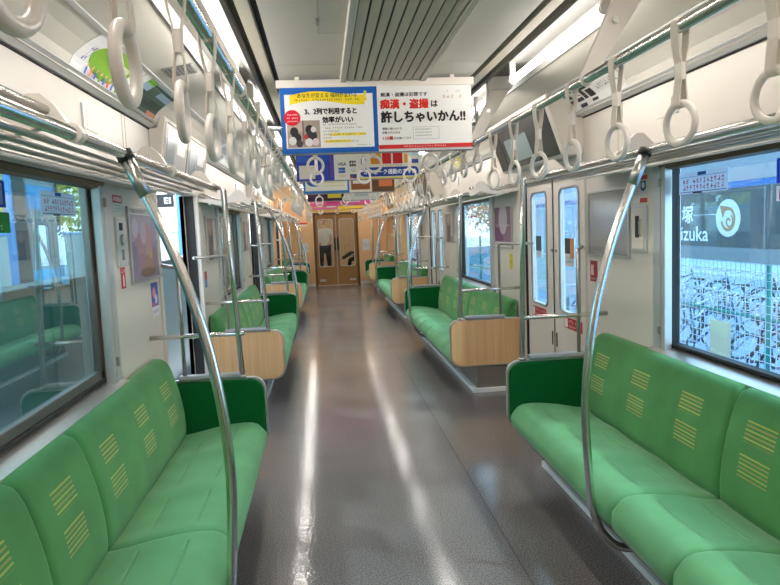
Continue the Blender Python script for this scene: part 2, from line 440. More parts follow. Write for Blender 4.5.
# access hatch with latches in the ceiling
h = thing('ceiling_hatch', (-.33, 2.2, 2.2), 'pale square hatch panel with two latches in the ceiling left of the grille', 'hatch')
b = MB()
for bx in ((-.305, -.300, 1.9, 2.79), (-.305, -.19, 2.785, 2.79)): b.box(bx[0], bx[1], bx[2], bx[3], 2.1975, 2.2005, CEIL2)
b.box(-.30, -.19, 1.9, 2.785, 2.1985, 2.2005, CEIL); b.build('panel', h)
for x, y in ((-.305, 2.62), (-.19, 2.86), (-.19, 3.42)):
    MB().box(x-.006, x+.006, y-.03, y+.03, 2.188, 2.2, GREYM).build('latch', h)
for (ya, yb, which) in ((-1.0, 3.62, 'nearest'), (3.72, 8.5, 'middle'), (8.6, 16.4, 'farthest')):
    t = thing('air_grille', (.03, (ya+yb)/2, 2.2), {'nearest': 'long slatted air grille in the ceiling above and before the first banner', 'middle': 'slatted ceiling air grille between the first banner and the third banner', 'farthest': 'distant slatted ceiling air grille near the end doors'}[which], 'air vent', 'ceiling air grilles')
    b = MB(); b.box(-.195, -.165, ya, yb, 2.165, 2.2, CEIL); b.box(.225, .255, ya, yb, 2.165, 2.2, CEIL); b.box(-.165, .225, yb-.01, yb, 2.17, 2.2, CEIL2); b.build('frame', t, bevel=.004)
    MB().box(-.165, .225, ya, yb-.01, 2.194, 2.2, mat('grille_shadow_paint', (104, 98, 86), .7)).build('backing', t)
    b = MB()
    for k in range(9):
        x = -.160+k*.0428; b.prism([(x, 2.176), (x+.034, 2.170), (x+.036, 2.178), (x+.006, 2.188)], ya, yb-.01, mat('grille_slat_paint', (198, 190, 172), .45))
    b.build('slat', t)

# windows ------------------------------------------------------------
def window(side, k):
    ya, yb = WINS[k]; r = struct_root('window_%d' % (k+1 if side > 0 else k+4), (side*1.3, (ya+yb)/2, .755))
    b = MB()
    # fixed post beyond the glass, head and sill trims
    b.box(side*1.30, side*1.262, yb-.03, yb+.005, .74, 1.69, ALUP); b.box(side*1.30, side*1.264, yb+.015, yb+.085, .74, 1.69, ALUP)
    b.box(side*1.30, side*1.268, yb+.005, yb+.015, .74, 1.69, RUBBER)
    b.box(side*1.30, side*1.262, ya-.085, ya+.03, .74, 1.69, ALUP)
    b.build('frame', r, bevel=.003)
    b = MB()
    b.prism([(side*x, z) for x, z in [(1.34, .75), (1.34, .785), (1.29, .772), (1.235, .758), (1.235, .745), (1.285, .745)]], ya-.085, yb+.085, ALU)
    b.build('sill', r)
    b = MB(); w = .022
    for bx in ((ya, ya+w, .76, 1.66), (yb-w, yb, .76, 1.66)): b.box(side*1.345, side*1.292, bx[0], bx[1], bx[2], bx[3], RUBBER if side > 0 else JAMB)
    b.box(side*1.345, side*1.300, ya+w, yb-w, .785, .80, RUBBER); b.box(side*1.345, side*1.300, ya+w, yb-w, 1.628, 1.645, RUBBER)
    if side < 0:
        SG = mat('sash_grey_metal', (128, 126, 122), .3, metal=.8); b.box(side*1.338, side*1.308, ya+w, yb-w, .80, .836, SG); b.box(side*1.338, side*1.308, yb-w-.035, yb-w, .80, 1.628, SG)
    b.build('gasket', r, bevel=.004)
    MB().box(side*1.325, side*1.331, ya+w, yb-w, .80, 1.628, GLASS if side > 0 else GLASSL).build('pane', r)
    b = MB(); b.prism([(side*x, z) for x, z in [(1.30, 1.615), (1.268, 1.622), (1.255, 1.64), (1.255, 1.675), (1.30, 1.675)]], ya-.02, yb+.02, BLIND)
    b.box(side*1.25, side*1.258, ya-.02, yb+.02, 1.648, 1.656, DARK); b.build('blind_case', r)
    for z in (.86, 1.56):
        MB().box(side*1.268, side*1.25, yb+.0, yb+.02, z-.02, z+.02, CHROMED).build('latch', r, bevel=.003)
for s in (1, -1):
    for k in range(3): window(s, k)

# side doors -------------------------------------------------------------
def side_door(side, k, closed):
    ya, yb = DOORS[k]; yc = (ya+yb)/2; r = struct_root('door_%d' % (k+1 if side > 0 else k+4), (side*1.3, yc, 0))
    b = MB()
    for y0_, y1_ in ((ya-.045, ya+.012), (yb-.012, yb+.045)): b.box(side*1.37, side*1.268, y0_, y1_, 0, 1.74, WALL if ya < YB else PEACH)
    b.box(side*1.37, side*1.272, ya, yb, 1.70, 1.76, WALL if ya < YB else PEACH)
    b.build('frame', r, bevel=.004)
    b = MB(); b.box(side*1.372, side*1.30, ya, ya+.028, 0, 1.70, RUBBER); b.box(side*1.372, side*1.30, yb-.028, yb, 0, 1.70, RUBBER); b.build('seal', r)
    MB().box(side*1.36, side*1.25, ya, yb, .0, .012, ALU).build('threshold', r)
    sl = 0 if closed else .56
    for q in (-1, 1):
        y0_ = yc-.60 if q < 0 else yc; y1_ = y0_+.60
        x0_, x1_ = (1.312, 1.345) if closed else (1.365, 1.392)
        y0_ += q*sl; y1_ += q*sl
        w0, w1 = (y0_+.12, y1_-.14) if q < 0 else (y0_+.14, y1_-.12)
        b = MB(); leafm = WALL if ya < YB else PEACH
        b.box(side*x0_, side*x1_, y0_, w0, .012, 1.705, leafm); b.box(side*x0_, side*x1_, w1, y1_, .012, 1.705, leafm)
        b.box(side*x0_, side*x1_, w0, w1, .012, .775, leafm); b.box(side*x0_, side*x1_, w0, w1, 1.615, 1.705, leafm)
        lf = b.build('leaf', r)
        b = MB(); b.box(side*x0_, side*x1_, (y1_-.012 if q < 0 else y0_), (y1_ if q < 0 else y0_+.012), .012, 1.7, RUBBER); b.build('edge_seal', lf)
        xm = (x0_+x1_)/2
        MB().box(side*(xm-.003), side*(xm+.003), w0, w1, .775, 1.615, GLASS).build('pane', lf)
        # rounded rubber rim round the pane
        pr = rrect(w0-.006, w1+.006, .77, 1.62, .05)
        b = MB(); b.tube([(side*(x0_-.001), y, z) for y, z in pr], .009, GREYM, n=6, closed=True); b.build('window_rim', lf)
        ye = y1_-.045 if q < 0 else y0_+.045
        b = MB(); b.box(side*(x0_-.004), side*(x0_+.004), ye-.01, ye+.01, .50, .60, DARK); b.build('finger_pull', lf, bevel=.003)
        if closed: 
            b = MB(); b.box(side*(x0_-.006), side*x0_, ye-.03, ye+.0, 1.18, 1.20, GREYM); b.build('lock', lf)
for k in range(3):
    side_door(1, k, True); side_door(-1, k, False)

# far end wall with the bronze gangway doors -------------------------------------
def end_wall():
    b = MB()
    b.box(-1.36, -.53, YE, YE+.08, 0, 2.42, PEACH); b.box(.53, 1.36, YE, YE+.08, 0, 2.42, PEACH); b.box(-.53, .53, YE, YE+.08, 1.80, 2.42, PEACH)
    b.build('wall_end', kind='structure')
    r = struct_root('door_7', (0, YE+.04, 0))
    b = MB(); m = mat('dark_bronze_frame', (104, 78, 50), .4, metal=.3)
    b.box(-.56, -.50, YE-.02, YE+.1, 0, 1.83, m); b.box(.50, .56, YE-.02, YE+.1, 0, 1.83, m); b.box(-.50, .50, YE-.02, YE+.1, 1.77, 1.83, m); b.build('frame', r)
    for q in (-1, 1):
        xa, xb = sorted((q*.012, q*.50)); wa, wb = sorted((q*.085, q*.445)); b = MB()
        b.box(xa, wa, YE+.01, YE+.05, .01, 1.77, BRONZE); b.box(wb, xb, YE+.01, YE+.05, .01, 1.77, BRONZE)
        b.box(wa, wb, YE+.01, YE+.05, .01, .48, BRONZE); b.box(wa, wb, YE+.01, YE+.05, 1.66, 1.77, BRONZE); lf = b.build('leaf', r)
        MB().box(wa, wb, YE+.027, YE+.033, .48, 1.66, CLEAR).build('pane', lf)
        b = MB(); b.tube([(x, YE+.008, z) for x, z in rrect(wa, wb, .48, 1.66, .05)], .011, ALUP, n=6, closed=True); b.build('window_rim', lf)
        b = MB(); b.box(q*.018, q*.05, YE-.02, YE+.01, .88, 1.2, DARK); b.build('door_handle', lf, bevel=.005)
        b = MB(); b.box(q*.45, q*.30, YE-.005, YE+.01, .11, .16, ALUP); b.build('kick_plate', lf)
    MB().box(-.012, .012, YE+.0, YE+.05, .01, 1.78, CHROMED).build('meeting_strip', r)
    MB().box(-.5, .5, YE-.04, YE+.06, 0, .012, ALU).build('threshold', r)
    b = MB(); b.box(-.62, .62, YE-.006, YE+.001, 1.86, 2.02, mat('yellow_band', (214, 178, 60), .4)); b.build('trim_end_band', kind='structure')
end_wall()

# ================================================================= BENCHES
SEAT_PROF = [(1.16, .26), (1.16, .335), (1.06, .352), (.96, .374), (.86, .388), (.80, .391), (.755, .388), (.72, .374), (.697, .35), (.684, .318), (.682, .285), (.69, .255), (.71, .24), (.9, .235)]
BACK_PROF = [(1.272, .30), (1.272, .745), (1.255, .757), (1.225, .757), (1.20, .748), (1.182, .73), (1.165, .695), (1.148, .64), (1.132, .58), (1.120, .52), (1.112, .46), (1.108, .40), (1.108, .36), (1.115, .325), (1.14, .30)]
def cushion(prof, side, ya, yb, m, rnd=.03, seats=0, dip=0.):
    cx = sum(p[0] for p in prof)/len(prof); cz = sum(p[1] for p in prof)/len(prof)
    st = []
    L = yb-ya; ts = [0, .1*rnd, .35*rnd, .65*rnd, rnd]
    nmid = max(2, int(L/.055))
    ys = [ya+t for t in ts] + [ya+rnd+(L-2*rnd)*i/nmid for i in range(1, nmid)] + [yb-t for t in reversed(ts)]
    n = len(prof); vs = []; uvs = []
    arcl = [0]
    for i in range(1, n): arcl.append(arcl[-1]+math.dist(prof[i-1], prof[i]))
    # v coordinate: height above the lowest front point, for backs
    nr = []
    for i in range(n):
        a = prof[i-1]; c = prof[(i+1) % n]; t = Vector((c[0]-a[0], c[1]-a[1])).normalized(); nn = Vector((-t.y, t.x))
        if nn.dot(Vector((cx-prof[i][0], cz-prof[i][1]))) < 0: nn = -nn
        nr.append(nn)
    for y in ys:
        e = min(y-ya, yb-y); d = 0 if e >= rnd else rnd-math.sqrt(max(0, rnd*rnd-(rnd-e)**2))
        ph = ((y-ya) % (L/seats))/(L/seats) if seats else 0
        for i, p in enumerate(prof):
            q = Vector(p)+nr[i]*d*.85
            if seats and dip and y not in (ya, yb):
                w = dip*(math.sin(PI*ph)**.4 if 0 < ph < 1 else 0)
                if prof is SEAT_PROF and 1 <= i <= 8: q += nr[i]*w
                if prof is BACK_PROF and 4 <= i <= 12: q += nr[i]*w
            vs.append((side*q.x, y, q.y))
            vv = p[1]-.30 if prof is BACK_PROF else arcl[i]
            uvs.append((y-ya if side > 0 else yb-y, vv) if True else None)
    fs = []
    for j in range(len(ys)-1):
        for i in range(n): fs.append((j*n+i, j*n+(i+1) % n, (j+1)*n+(i+1) % n, (j+1)*n+i))
    b = MB(); b.add(vs, fs, m, True, uvs)
    b.add(vs[:n], [tuple(range(n))], m, False, uvs[:n]); b.add(vs[-n:], [tuple(range(n))], m, False, uvs[-n:])
    return b
def crease(side, ya, yb, seats):
    """the shallow pressed lines that mark each place on the seat"""
    return None
def panel_profile(side):
    p = arc(.752, .545, .075, 90, 172, 6) + arc(.775, .315, .10, 187, 270, 6) + [(1.268, .222), (1.268, .62)]
    return [(side*x, z) for x, z in p]
def inset(prof, side, d):
    out = []
    for x, z in prof:
        x = side*x
        x2 = x+d if x < 1.0 else x; z2 = z-d if z > .42 else z+d
        out.append((side*x2, z2))
    return out
def bench(side, ya, yb, groups, label, dark_near=True):
    t = thing('bench_seat', (side*1.0, (ya+yb)/2, 0), label, 'bench', 'green bench seats along the car')
    tot = sum(groups); pitch = (yb-ya-.07)/tot; y = ya+.035
    for g in groups:
        y2 = y+g*pitch
        cushion(SEAT_PROF, side, y+.0015, y2-.0015, SEATM, .035, g, .02).build('seat_cushion', t)
        cushion(BACK_PROF, side, y+.0015, y2-.0015, BACKM, .03, g, .004).build('backrest', t)
        y = y2
    b = MB(); b.box(side*.72, side*1.2, ya+.03, yb-.03, .212, .240, BOXM); b.build('seat_pan', t)
    b = MB(); b.prism([(side*x, z) for x, z in [(.895, .0), (.905, .21), (1.27, .21), (1.27, 0)]], ya-.0, yb-.05, BOXM)
    b.build('heater_cover', t)
    KS = mat('kick_strip_white', (236, 236, 234), .5)
    b = MB()
    b.box(side*.860, side*.900, ya-.03, yb-.05, .001, .034, KS); b.box(side*.900, side*1.27, ya-.03, ya, .001, .034, KS)
    k = b.build('kick_strip', t, bevel=.002)
    yy = ya+.1
    while yy < yb-.1:
        MB().box(side*.876, side*.884, yy-.004, yy+.004, .034, .036, GREYM).build('rivet', k); yy += .30
    pp = panel_profile(side)
    for (yp, out) in ((ya, -1), (yb, 1)):
        b = MB(); b.prism(pp, yp-.012, yp+.012, ALU); e = b.build('end_panel', t, bevel=.004)
        ip = inset(pp, side, .012)
        b = MB(); b.prism(ip, yp+out*.012, yp+out*.0165, WOOD); b.build('wood_board', e)
        b = MB(); b.prism(ip, yp-out*.010, yp-out*.034, DGREEN); b.build('upholstered_pad', e, bevel=.008)
        b = MB(); b.prism([(yp-.028, .618), (yp+.028, .618), (yp+.034, .632), (yp+.024, .645), (yp-.024, .645), (yp-.034, .632)], side*.81, side*1.14, GRAPH, axis='x'); b.build('armrest', e, bevel=.005)
    return t
Y1, Y2 = 3.635, 5.34
SPANS = [(.50, Y1), (Y2, Y1+4.8), (Y2+4.8, Y1+9.6)]
BL = {(1, 0): 'green bench seat on the right, nearest the camera, below the station sign window', (1, 1): 'green bench seat on the right between the first and second side doors',
      (1, 2): 'green bench seat on the right between the second and third side doors', (-1, 0): 'green bench seat on the left, nearest the camera, below the window',
      (-1, 1): 'green bench seat on the left between the first and second doorways', (-1, 2): 'green bench seat on the left between the second and third doorways'}
for s in (1, -1):
    for k, (a, c) in enumerate(SPANS): bench(s, a, c, (3, 1, 3), BL[(s, k)])
    bench(s, Y2+9.6, 16.45, (3,), 'short green priority bench at the far end on the %s' % ('right' if s > 0 else 'left'))

# ================================================================= POLES AND RACKS
POLE = [(.892, 1.648), (.862, 1.575), (.838, 1.525), (.779, 1.375), (.731, 1.225), (.690, 1.06), (.660, .865), (.648, .69), (.650, .56), (.656, .46), (.662, .36), (.672, .28), (.700, .195), (.735, .145), (.765, .118), (.80, .104), (.84, .099), (.874, .099)]
def smooth_path(P, n=4):
    out = []
    for i in range(len(P)-1):
        p0 = P[max(0, i-1)]; p1 = P[i]; p2 = P[i+1]; p3 = P[min(len(P)-1, i+2)]
        for k in range(n):
            t = k/n
            out.append(tuple(.5*((2*p1[d])+(-p0[d]+p2[d])*t+(2*p0[d]-5*p1[d]+4*p2[d]-p3[d])*t*t+(-p0[d]+3*p1[d]-3*p2[d]+p3[d])*t**3) for d in (0, 1)))
    out.append(P[-1]); return out
def curved_pole(side, y, label):
    t = thing('curved_grab_pole', (side*.66, y, .1), label, 'grab pole', 'curved steel poles in front of the benches')
    MB().tube([(side*x, y, z) for x, z in smooth_path(POLE)], .0165, CHROME, n=18).build('pole', t)
    MB().tube([(side*x, y, z) for x, z in POLE[:3]], .0205, CHROMED, n=18).build('sleeve', t)
    MB().tube([(side*.896, y, 1.657), (side*.886, y, 1.632)], .0245, RUBBER, n=18).build('collar', t)
for side, ys in ((1, (2.405, 7.72, 12.5)), (-1, (2.035, 7.5, 12.3))):
    for k, yy in enumerate(ys):
        curved_pole(side, yy, 'curved steel pole in front of the %s bench on the %s' % (('nearest', 'second', 'third')[k], 'right' if side > 0 else 'left'))
def seat_end_rail(side, y, label, dr):
    t = thing('seat_end_rail', (side*.8, y, .62), label, 'grab rail', 'upright rails at the bench ends')
    MB().tube([(side*(.773 if side > 0 else .803), y, .618), (side*(.80 if side > 0 else .842), y, 1.640), (side*.88, y, 1.650)], .0155, CHROME, n=16).build('post', t)
    MB().tube([(side*1.11, y, .618), (side*1.11, y, 1.215), (side*1.118, y+dr*.02, 1.232), (side*1.28, y+dr*.36, 1.236)], .011, CHROMED, n=12).build('short_post', t)
    MB().tube([(side*.78, y, .86), (side*1.28, y, .86)], .0125, CHROME, n=12).build('crossbar', t)
    for x in ((.773 if side > 0 else .803), 1.11): MB().tube([(side*x, y, .615), (side*x, y, .632)], .022, CHROMED, n=14).build('foot', t)
names = ['nearest bench, by the first door', 'second bench, by the first door', 'second bench, by the second door', 'third bench, by the second door', 'third bench, by the third door', 'end bench, by the third door']
for s in (1, -1):
    for q, (nm, y) in enumerate(zip(names, (Y1, Y2, Y1+4.8, Y2+4.8, Y1+9.6, Y2+9.6))):
        seat_end_rail(s, y, 'steel post and crossbar on the %s %s' % ('right' if s > 0 else 'left', nm), 1 if q % 2 == 0 else -1)
def rack(side, ya, yb, label):
    t = thing('luggage_rack', (side*1.28, (ya+yb)/2, 1.63), label, 'luggage rack', 'luggage racks above the benches')
    MB().tube([(side*.893, ya, 1.65), (side*.893, yb, 1.65)], .0165, CHROME, n=16).build('front_tube', t)
    MB().tube([(side*.945, ya, 1.705), (side*.945, ya+1.24 if ya < 1 else ya+.3, 1.705)], .0105, CHROME, n=12).build('guard_tube', t)
    for x in (.955, 1.015, 1.075, 1.135, 1.195): MB().tube([(side*x, ya+.02, 1.64), (side*x, yb-.02, 1.64)], .0085, CHROMED, n=10).build('shelf_rod', t)
    MB().tube([(side*1.255, ya, 1.715), (side*1.255, yb, 1.715)], .011, CHROME, n=10).build('wall_tube', t)
    MB().prism([(side*x, z) for x, z in [(1.285, 1.675), (1.265, 1.668), (1.10, 1.618), (1.10, 1.626), (1.262, 1.684), (1.285, 1.69)]], ya, yb, ALUP).build('lower_cover', t)
    n = max(1, round((yb-ya)/1.05)); ysb = [ya+.012+(yb-ya-.024)*i/n for i in range(n+1)]
    if ya < 1: ysb = [.62, 1.64, 2.62, yb-.012]
    for y in ysb:
        pr = [(1.285, 1.69), (1.10, 1.662), (1.03, 1.70), (.985, 1.742), (.955, 1.742), (.925, 1.715), (.90, 1.674)] + arc(.893, 1.65, .025, 60, 250, 8) + [(.90, 1.632), (.96, 1.664), (1.10, 1.632), (1.285, 1.66)]
        MB().prism([(side*x, z) for x, z in pr], y-.016, y+.016, CREAMP).build('bracket', t, bevel=.004)
for s in (1, -1):
    nm = 'right' if s > 0 else 'left'
    rack(s, .40, 3.66, 'steel rod luggage rack over the nearest bench on the %s' % nm)
    rack(s, Y2-.03, Y1+4.85, 'luggage rack over the second bench on the %s' % nm)
    rack(s, Y2+4.77, Y1+9.65, 'luggage rack over the third bench on the %s' % nm)
    rack(s, Y2+9.57, 16.5, 'short luggage rack over the far end bench on the %s' % nm)

# ================================================================= LAMPS
def tubes(side):
    y = 3.56-1.2-1.68*2
    k = 0
    first = None
    while y < 16:
        lab = 'bright fluorescent tube over the %s rail, %s from the front' % ('right' if side > 0 else 'left', ordinal(k+1))
        if first is None:
            first = t = thing('lamp_tube', (side*.74, y+.6, 2.18), lab, 'lamp', 'fluorescent tubes in the ceiling')
            MB().tube([(side*.725, y+.03, 2.158), (side*.725, y+1.17, 2.158)], .0165, TUBE, n=12).build('tube', t)
            for yy in (y, y+1.17):
                MB().tube([(side*.725, yy, 2.158), (side*.725, yy+.03, 2.158)], .020, CREAMP, n=14).box(side*.711, side*.739, yy+.003, yy+.027, 2.165, 2.25, CREAMP).build('socket', t)
        else: dup(first, (side*.74, y+.6, 2.18), lab)
        y += 1.68; k += 1
for s in (1, -1): tubes(s)

# ================================================================= STRAP RAILS AND STRAPS
def strap_rail(side):
    nm = 'right' if side > 0 else 'left'
    t = thing('strap_rail', (side*.57, 7, 1.865), 'long steel overhead rail holding hanging straps along the %s side' % nm, 'strap rail')
    MB().tube([(side*.57, -.9, 1.865), (side*.57, 16.5, 1.865)], .0155, CHROME, n=16).build('rail', t)
    y = 2.17-1.68 if side > 0 else 2.23-1.68
    while y < 16.6:
        pr = [(.79, 2.19), (.79, 2.165), (.596, 1.866)] + arc(.57, 1.865, .0225, -10, -180, 6) + [(.550, 1.885), (.682, 2.165), (.682, 2.19)]
        a = MB().prism([(side*x, z) for x, z in pr], y-.009, y+.009, CREAMP).build('arm', t, bevel=.003)
        MB().box(side*.675, side*.80, y-.06, y+.02, 2.168, 2.235, CREAMP).build('mount', a, bevel=.004)
        MB().tube([(side*.665, y-.02, 2.05), (side*.665, y-.011, 2.05)], .011, CHROMED, n=10).build('bolt', a)
        y += 1.68
for s in (1, -1): strap_rail(s)
def strap(loc, label, rot=0, group=None, short=False):
    t = thing('hanging_strap', loc, label, 'hanging strap', group)
    # belt: a flat band over the rail, pinched at the buckle and looped round the ring
    rail = arc(0, 0, .0185, 180, 0, 10)
    side_r = [(.0185, -.02), (.015, -.05), (.0075, -.085), (.006, -.10), (.006, -.128), (.009, -.150), (.0115, -.175)]
    cl, bz0, bz1, rz = -.1855, -.130, -.088, -.2345
    if short:
        side_r = [(.0185, -.012), (.008, -.030), (.006, -.036), (.006, -.052), (.0105, -.062)]; cl, bz0, bz1, rz = -.0685, -.056, -.030, -.1175
    low = arc(0, cl, .0115, 0, -180, 8)
    path = rail+side_r+low+[(-x, z) for x, z in reversed(side_r)]
    n = len(path); vs = []; w = .0118; th = .0014
    for i, p in enumerate(path):
        a = Vector(path[i-1]); c = Vector(path[(i+1) % n]); d = (c-a).normalized(); nn = Vector((-d.y, d.x))
        for (k, yy) in ((th, -w), (th, w), (-th, w), (-th, -w)): vs.append((p[0]+nn.x*k, yy, p[1]+nn.y*k))
    fs = []
    for i in range(n):
        j = (i+1) % n
        for k in range(4): fs.append((i*4+k, i*4+(k+1) % 4, j*4+(k+1) % 4, j*4+k))
    b = MB(); b.add([Vector(v)+Vector(loc) for v in vs], fs, STRAPP, False); be = b.build('belt', t)
    lx, ly, lz = loc
    b = MB(); b.prism(rrect(lx-.0085, lx+.0085, lz+bz0, lz+bz1, .003, 2), ly-.0115, ly+.0115, CREAMP); b.build('buckle', t, bevel=.0015)
    N = 40; b = MB(); b.tube([(lx, ly+.048*math.sin(2*PI*i/N), lz+rz+.049*math.cos(2*PI*i/N)) for i in range(N)], .0088, CREAMP, n=12, closed=True); b.build('ring', t)
    t.rotation_euler.z = rot
    return t
def place(o, loc, label, rot, grp):
    r = dup(o, loc, label, grp); r.rotation_euler.z = rot; return r
proto = strap((.57, .53, 1.865), 'white ring strap on the right rail, first from the front', .24, 'hanging straps on the right rail')
proto2 = None
for side, y0, p in ((1, .53, .357), (-1, .58, .344)):
    k = 0; i = 0; nm = 'right' if side > 0 else 'left'
    while y0+p*i < 16.3:
        y = y0+p*i+R.uniform(-.012, .012); i += 1
        m = (y-3.45) % 4.8 if y > 3.45 else 9
        if (m < 1.5 and side > 0) or (m < 1.25 and side < 0): short = True
        else: short = False
        if (side > 0 and 1.5 <= m < 1.9) or (side < 0 and 1.25 <= m < 2.1): continue
        k += 1
        lab = 'white ring strap on the %s rail, %s from the front' % (nm, ordinal(k)); g = 'hanging straps on the %s rail' % nm
        rot = R.uniform(-.12, .12)+(.24 if side > 0 else .0)
        if k == 1 and side > 0: continue
        if short:
            if proto2 is None: proto2 = strap((side*.57, y, 1.865), 'short '+lab, rot, g, True)
            else: place(proto2, (side*.57, y, 1.865), 'short '+lab, rot, g)
        else: place(proto, (side*.57, y, 1.865), lab, rot, g)
ROWS = [4.2, 5.2, 9.0, 10.0, 13.8, 14.8]
for i, y in enumerate(ROWS):
    t = thing('cross_rail', (0, y, 2.035), 'steel strap rail across the ceiling, %s one from the camera' % ordinal(i+1), 'strap rail', 'strap rails across the ceiling')
    MB().tube([(-.68, y, 2.035), (.68, y, 2.035)], .0135, CHROME, n=12).build('rail', t)
    for q in (-1, 1):
        MB().tube([(q*.68, y, 2.02), (q*.68, y, 2.2)], .0135, CHROMED, n=12).build('hanger', t)
    for j, x in enumerate((-.35, .015, .375)):
        place(proto, (x, y, 2.037), 'white ring strap facing the aisle, %s on cross rail %s from the camera' % (('left', 'middle', 'right')[j], ordinal(i+1)), PI/2+R.uniform(-.1, .1), 'hanging straps on the cross rails')

# ================================================================= HANGING BANNERS
def holder(y, i):
    t = thing('banner_holder', (0, y, 2.17), 'white clip rail under the ceiling holding the %s pair of posters' % ordinal(i), 'poster holder', 'poster clip rails under the ceiling')
    MB().box(-.53, .515, y-.013, y+.012, 2.143, 2.183, CREAMP).build('clip_rail', t, bevel=.003)
    for x in (-.42, 0, .40): MB().box(x-.012, x+.012, y-.006, y+.006, 2.18, 2.2, CREAMP).build('hook', t)
    MB().tube([(-.515, y, 1.803), (.50, y, 1.803)], .006, GREYM, n=8).build('lower_rod', t)
    for q in (-.51, .495): MB().box(q-.004, q+.004, y+.003, y+.008, 1.803, 2.17, GREYM).build('side_wire', t)
BN = [3.56, 5.5, 7.45, 9.4, 11.35, 13.3]
for i, y in enumerate(BN): holder(y, i+1)
PW, PH = .505, .362
def poster(x0, y, w=PW, base=(244, 243, 240)):
    f0 = facing_back(x0, y, 1.806)
    return Sheet(lambda u, v, h: f0(u, v*.942, h), w, PH, base, .0015)
# first pair
s = poster(-.512, 3.55)
s.rect(0, 0, PW, PH, (16, 92, 178)); s.rect(.022, .028, PW-.022, PH-.04, (243, 241, 238))
import itertools
top = [(.05+.39*i/12, .318+.016*math.sin(i/12*PI*1.6)+.012*i/12) for i in range(13)]
bot = [(u, v-.052) for u, v in top]
s.poly(top+bot[::-1], (246, 218, 40))
s.poly([(.438, .338), (.452, .333), (.446, .306), (.453, .283), (.438, .283)], (246, 218, 40))
s.text('あなたが変える 福岡が変わる', .09, .303, .40, .328, (60, 50, 40), .006)
s.marks(.07, .285, .41, .297, (70, 60, 40), 28, 5)
s.text('3、2列で利用すると', .125, .212, .395, .245, (30, 26, 26), .032)
s.text('効率がいい', .215, .165, .375, .198, (30, 26, 26), .032)
s.rect(.03, .033, .20, .18, (168, 152, 140))
s.rect(.03, .12, .11, .18, (190, 176, 160)); s.rect(.108, .05, .116, .18, (120, 104, 92))
for (u, v, rr, cc) in ((.065, .12, .022, (50, 48, 50)), (.075, .085, .026, (40, 40, 46)), (.055, .07, .02, (214, 212, 210)), (.09, .055, .018, (70, 60, 66)), (.145, .13, .022, (46, 42, 46)), (.155, .095, .028, (56, 52, 58)), (.14, .06, .02, (226, 220, 220)), (.175, .062, .018, (220, 200, 204)), (.165, .13, .014, (224, 216, 210)), (.125, .09, .012, (190, 60, 60))):
    s.circ(u, v, rr, cc, 14, rr*1.15)
s.circ(.058, .195, .043, (216, 22, 52))
for q in range(3): s.marks(.03, .208-.018*q, .088, .216-.018*q, (250, 236, 236), 7, 20+q)
for q in range(6):
    v = .150-.0185*q
    if q in (3, 5): s.rect(.225 if q == 5 else .25, v-.002, .44 if q == 3 else .36, v+.013, (248, 226, 80))
    s.marks(.215, v, (.395, .42, .30, .44, .26, .40)[q], v+.010, (120, 112, 104), 20, 30+q)
s.marks(.39, .036, .465, .043, (80, 70, 70), 12, 50)
tag(s.build('hanging_poster'), 'blue-bordered hanging poster with yellow ribbon and red disc, left of the nearest pair', 'poster')
s = poster(-.006, 3.55)
s.text('痴漢・盗撮は犯罪です', .02, .300, .268, .322, (44, 40, 40), .022)
s.text('痴漢・盗撮', .016, .234, .272, .284, (214, 44, 34), .04)
s.text('は', .288, .240, .322, .274, (36, 32, 32), .03)
s.text('許しちゃいかん!!', .018, .158, .468, .220, (36, 32, 32), .03)
s.text('被害に遭われた方', .022, .118, .125, .130, (40, 36, 36), .01); s.text('目撃された方は', .022, .096, .115, .108, (40, 36, 36), .01)
s.text('110番', .024, .062, .078, .082, (206, 44, 34), .02); s.text('をお願いします', .084, .064, .175, .076, (40, 36, 36), .01)
for bx in ((.185, .062, .325, .0635), (.185, .1285, .325, .13), (.185, .062, .1865, .13), (.3235, .062, .325, .13)): s.rect(*bx, (150, 150, 150))
for q in range(3): s.marks(.195, .112-.017*q, .285, .120-.017*q, (90, 86, 86), 14, 60+q)
s.marks(.37, .318, .40, .328, (190, 180, 176), 2, 67); s.marks(.415, .318, .445, .328, (190, 180, 176), 2, 68); s.marks(.345, .285, .455, .303, (206, 176, 160), 5, 69)
s.rect(0, .012, PW, .034, (214, 44, 48)); s.marks(.13, .018, .36, .028, (250, 232, 230), 26, 66)
tag(s.build('hanging_poster'), 'white hanging poster with large red and black writing, right of the nearest pair', 'poster')
# second pair
s = poster(-.512, 5.49)
s.rect(0, 0, .305, PH, (40, 60, 156)); s.rect(.01, .16, .27, .35, (34, 84, 180)); s.rect(.02, .015, .15, .13, (208, 202, 188)); s.rect(.165, .015, .26, .13, (56, 70, 160)); s.rect(.27, .02, .30, .32, (96, 74, 150)); s.rect(.155, .02, .16, .07, (30, 50, 140))
s.rect(.305, 0, PW, PH, (226, 222, 210))
s.text('VISA', .335, .120, .405, .147, (30, 44, 92), .02)
for q, cc in enumerate(((46, 54, 60), (110, 44, 60), (50, 92, 70))): s.rect(.432+.018*q, .112, .448+.018*q, .160, cc)
s.text('JCB', .434, .128, .484, .144, (240, 240, 240), .02)
s.rect(.340, .058, .395, .104, (34, 92, 172)); s.marks(.345, .07, .39, .092, (230, 238, 246), 5, 71)
s.rect(.432, .008, .49, .045, (60, 70, 112)); s.rect(.432, .008, .46, .024, (190, 90, 80)); s.rect(.34, .025, .40, .04, (214, 196, 170)); s.marks(.44, .06, .48, .10, (150, 170, 160), 3, 72)
tag(s.build('hanging_poster'), 'dark blue hanging poster with a white payment card panel, left of the second pair', 'poster')
s = poster(-.006, 5.49, base=(224, 222, 206))
s.rect(.0, .0, PW, .012, (222, 208, 84)); s.rect(.02, .125, .06, .175, (58, 76, 160))
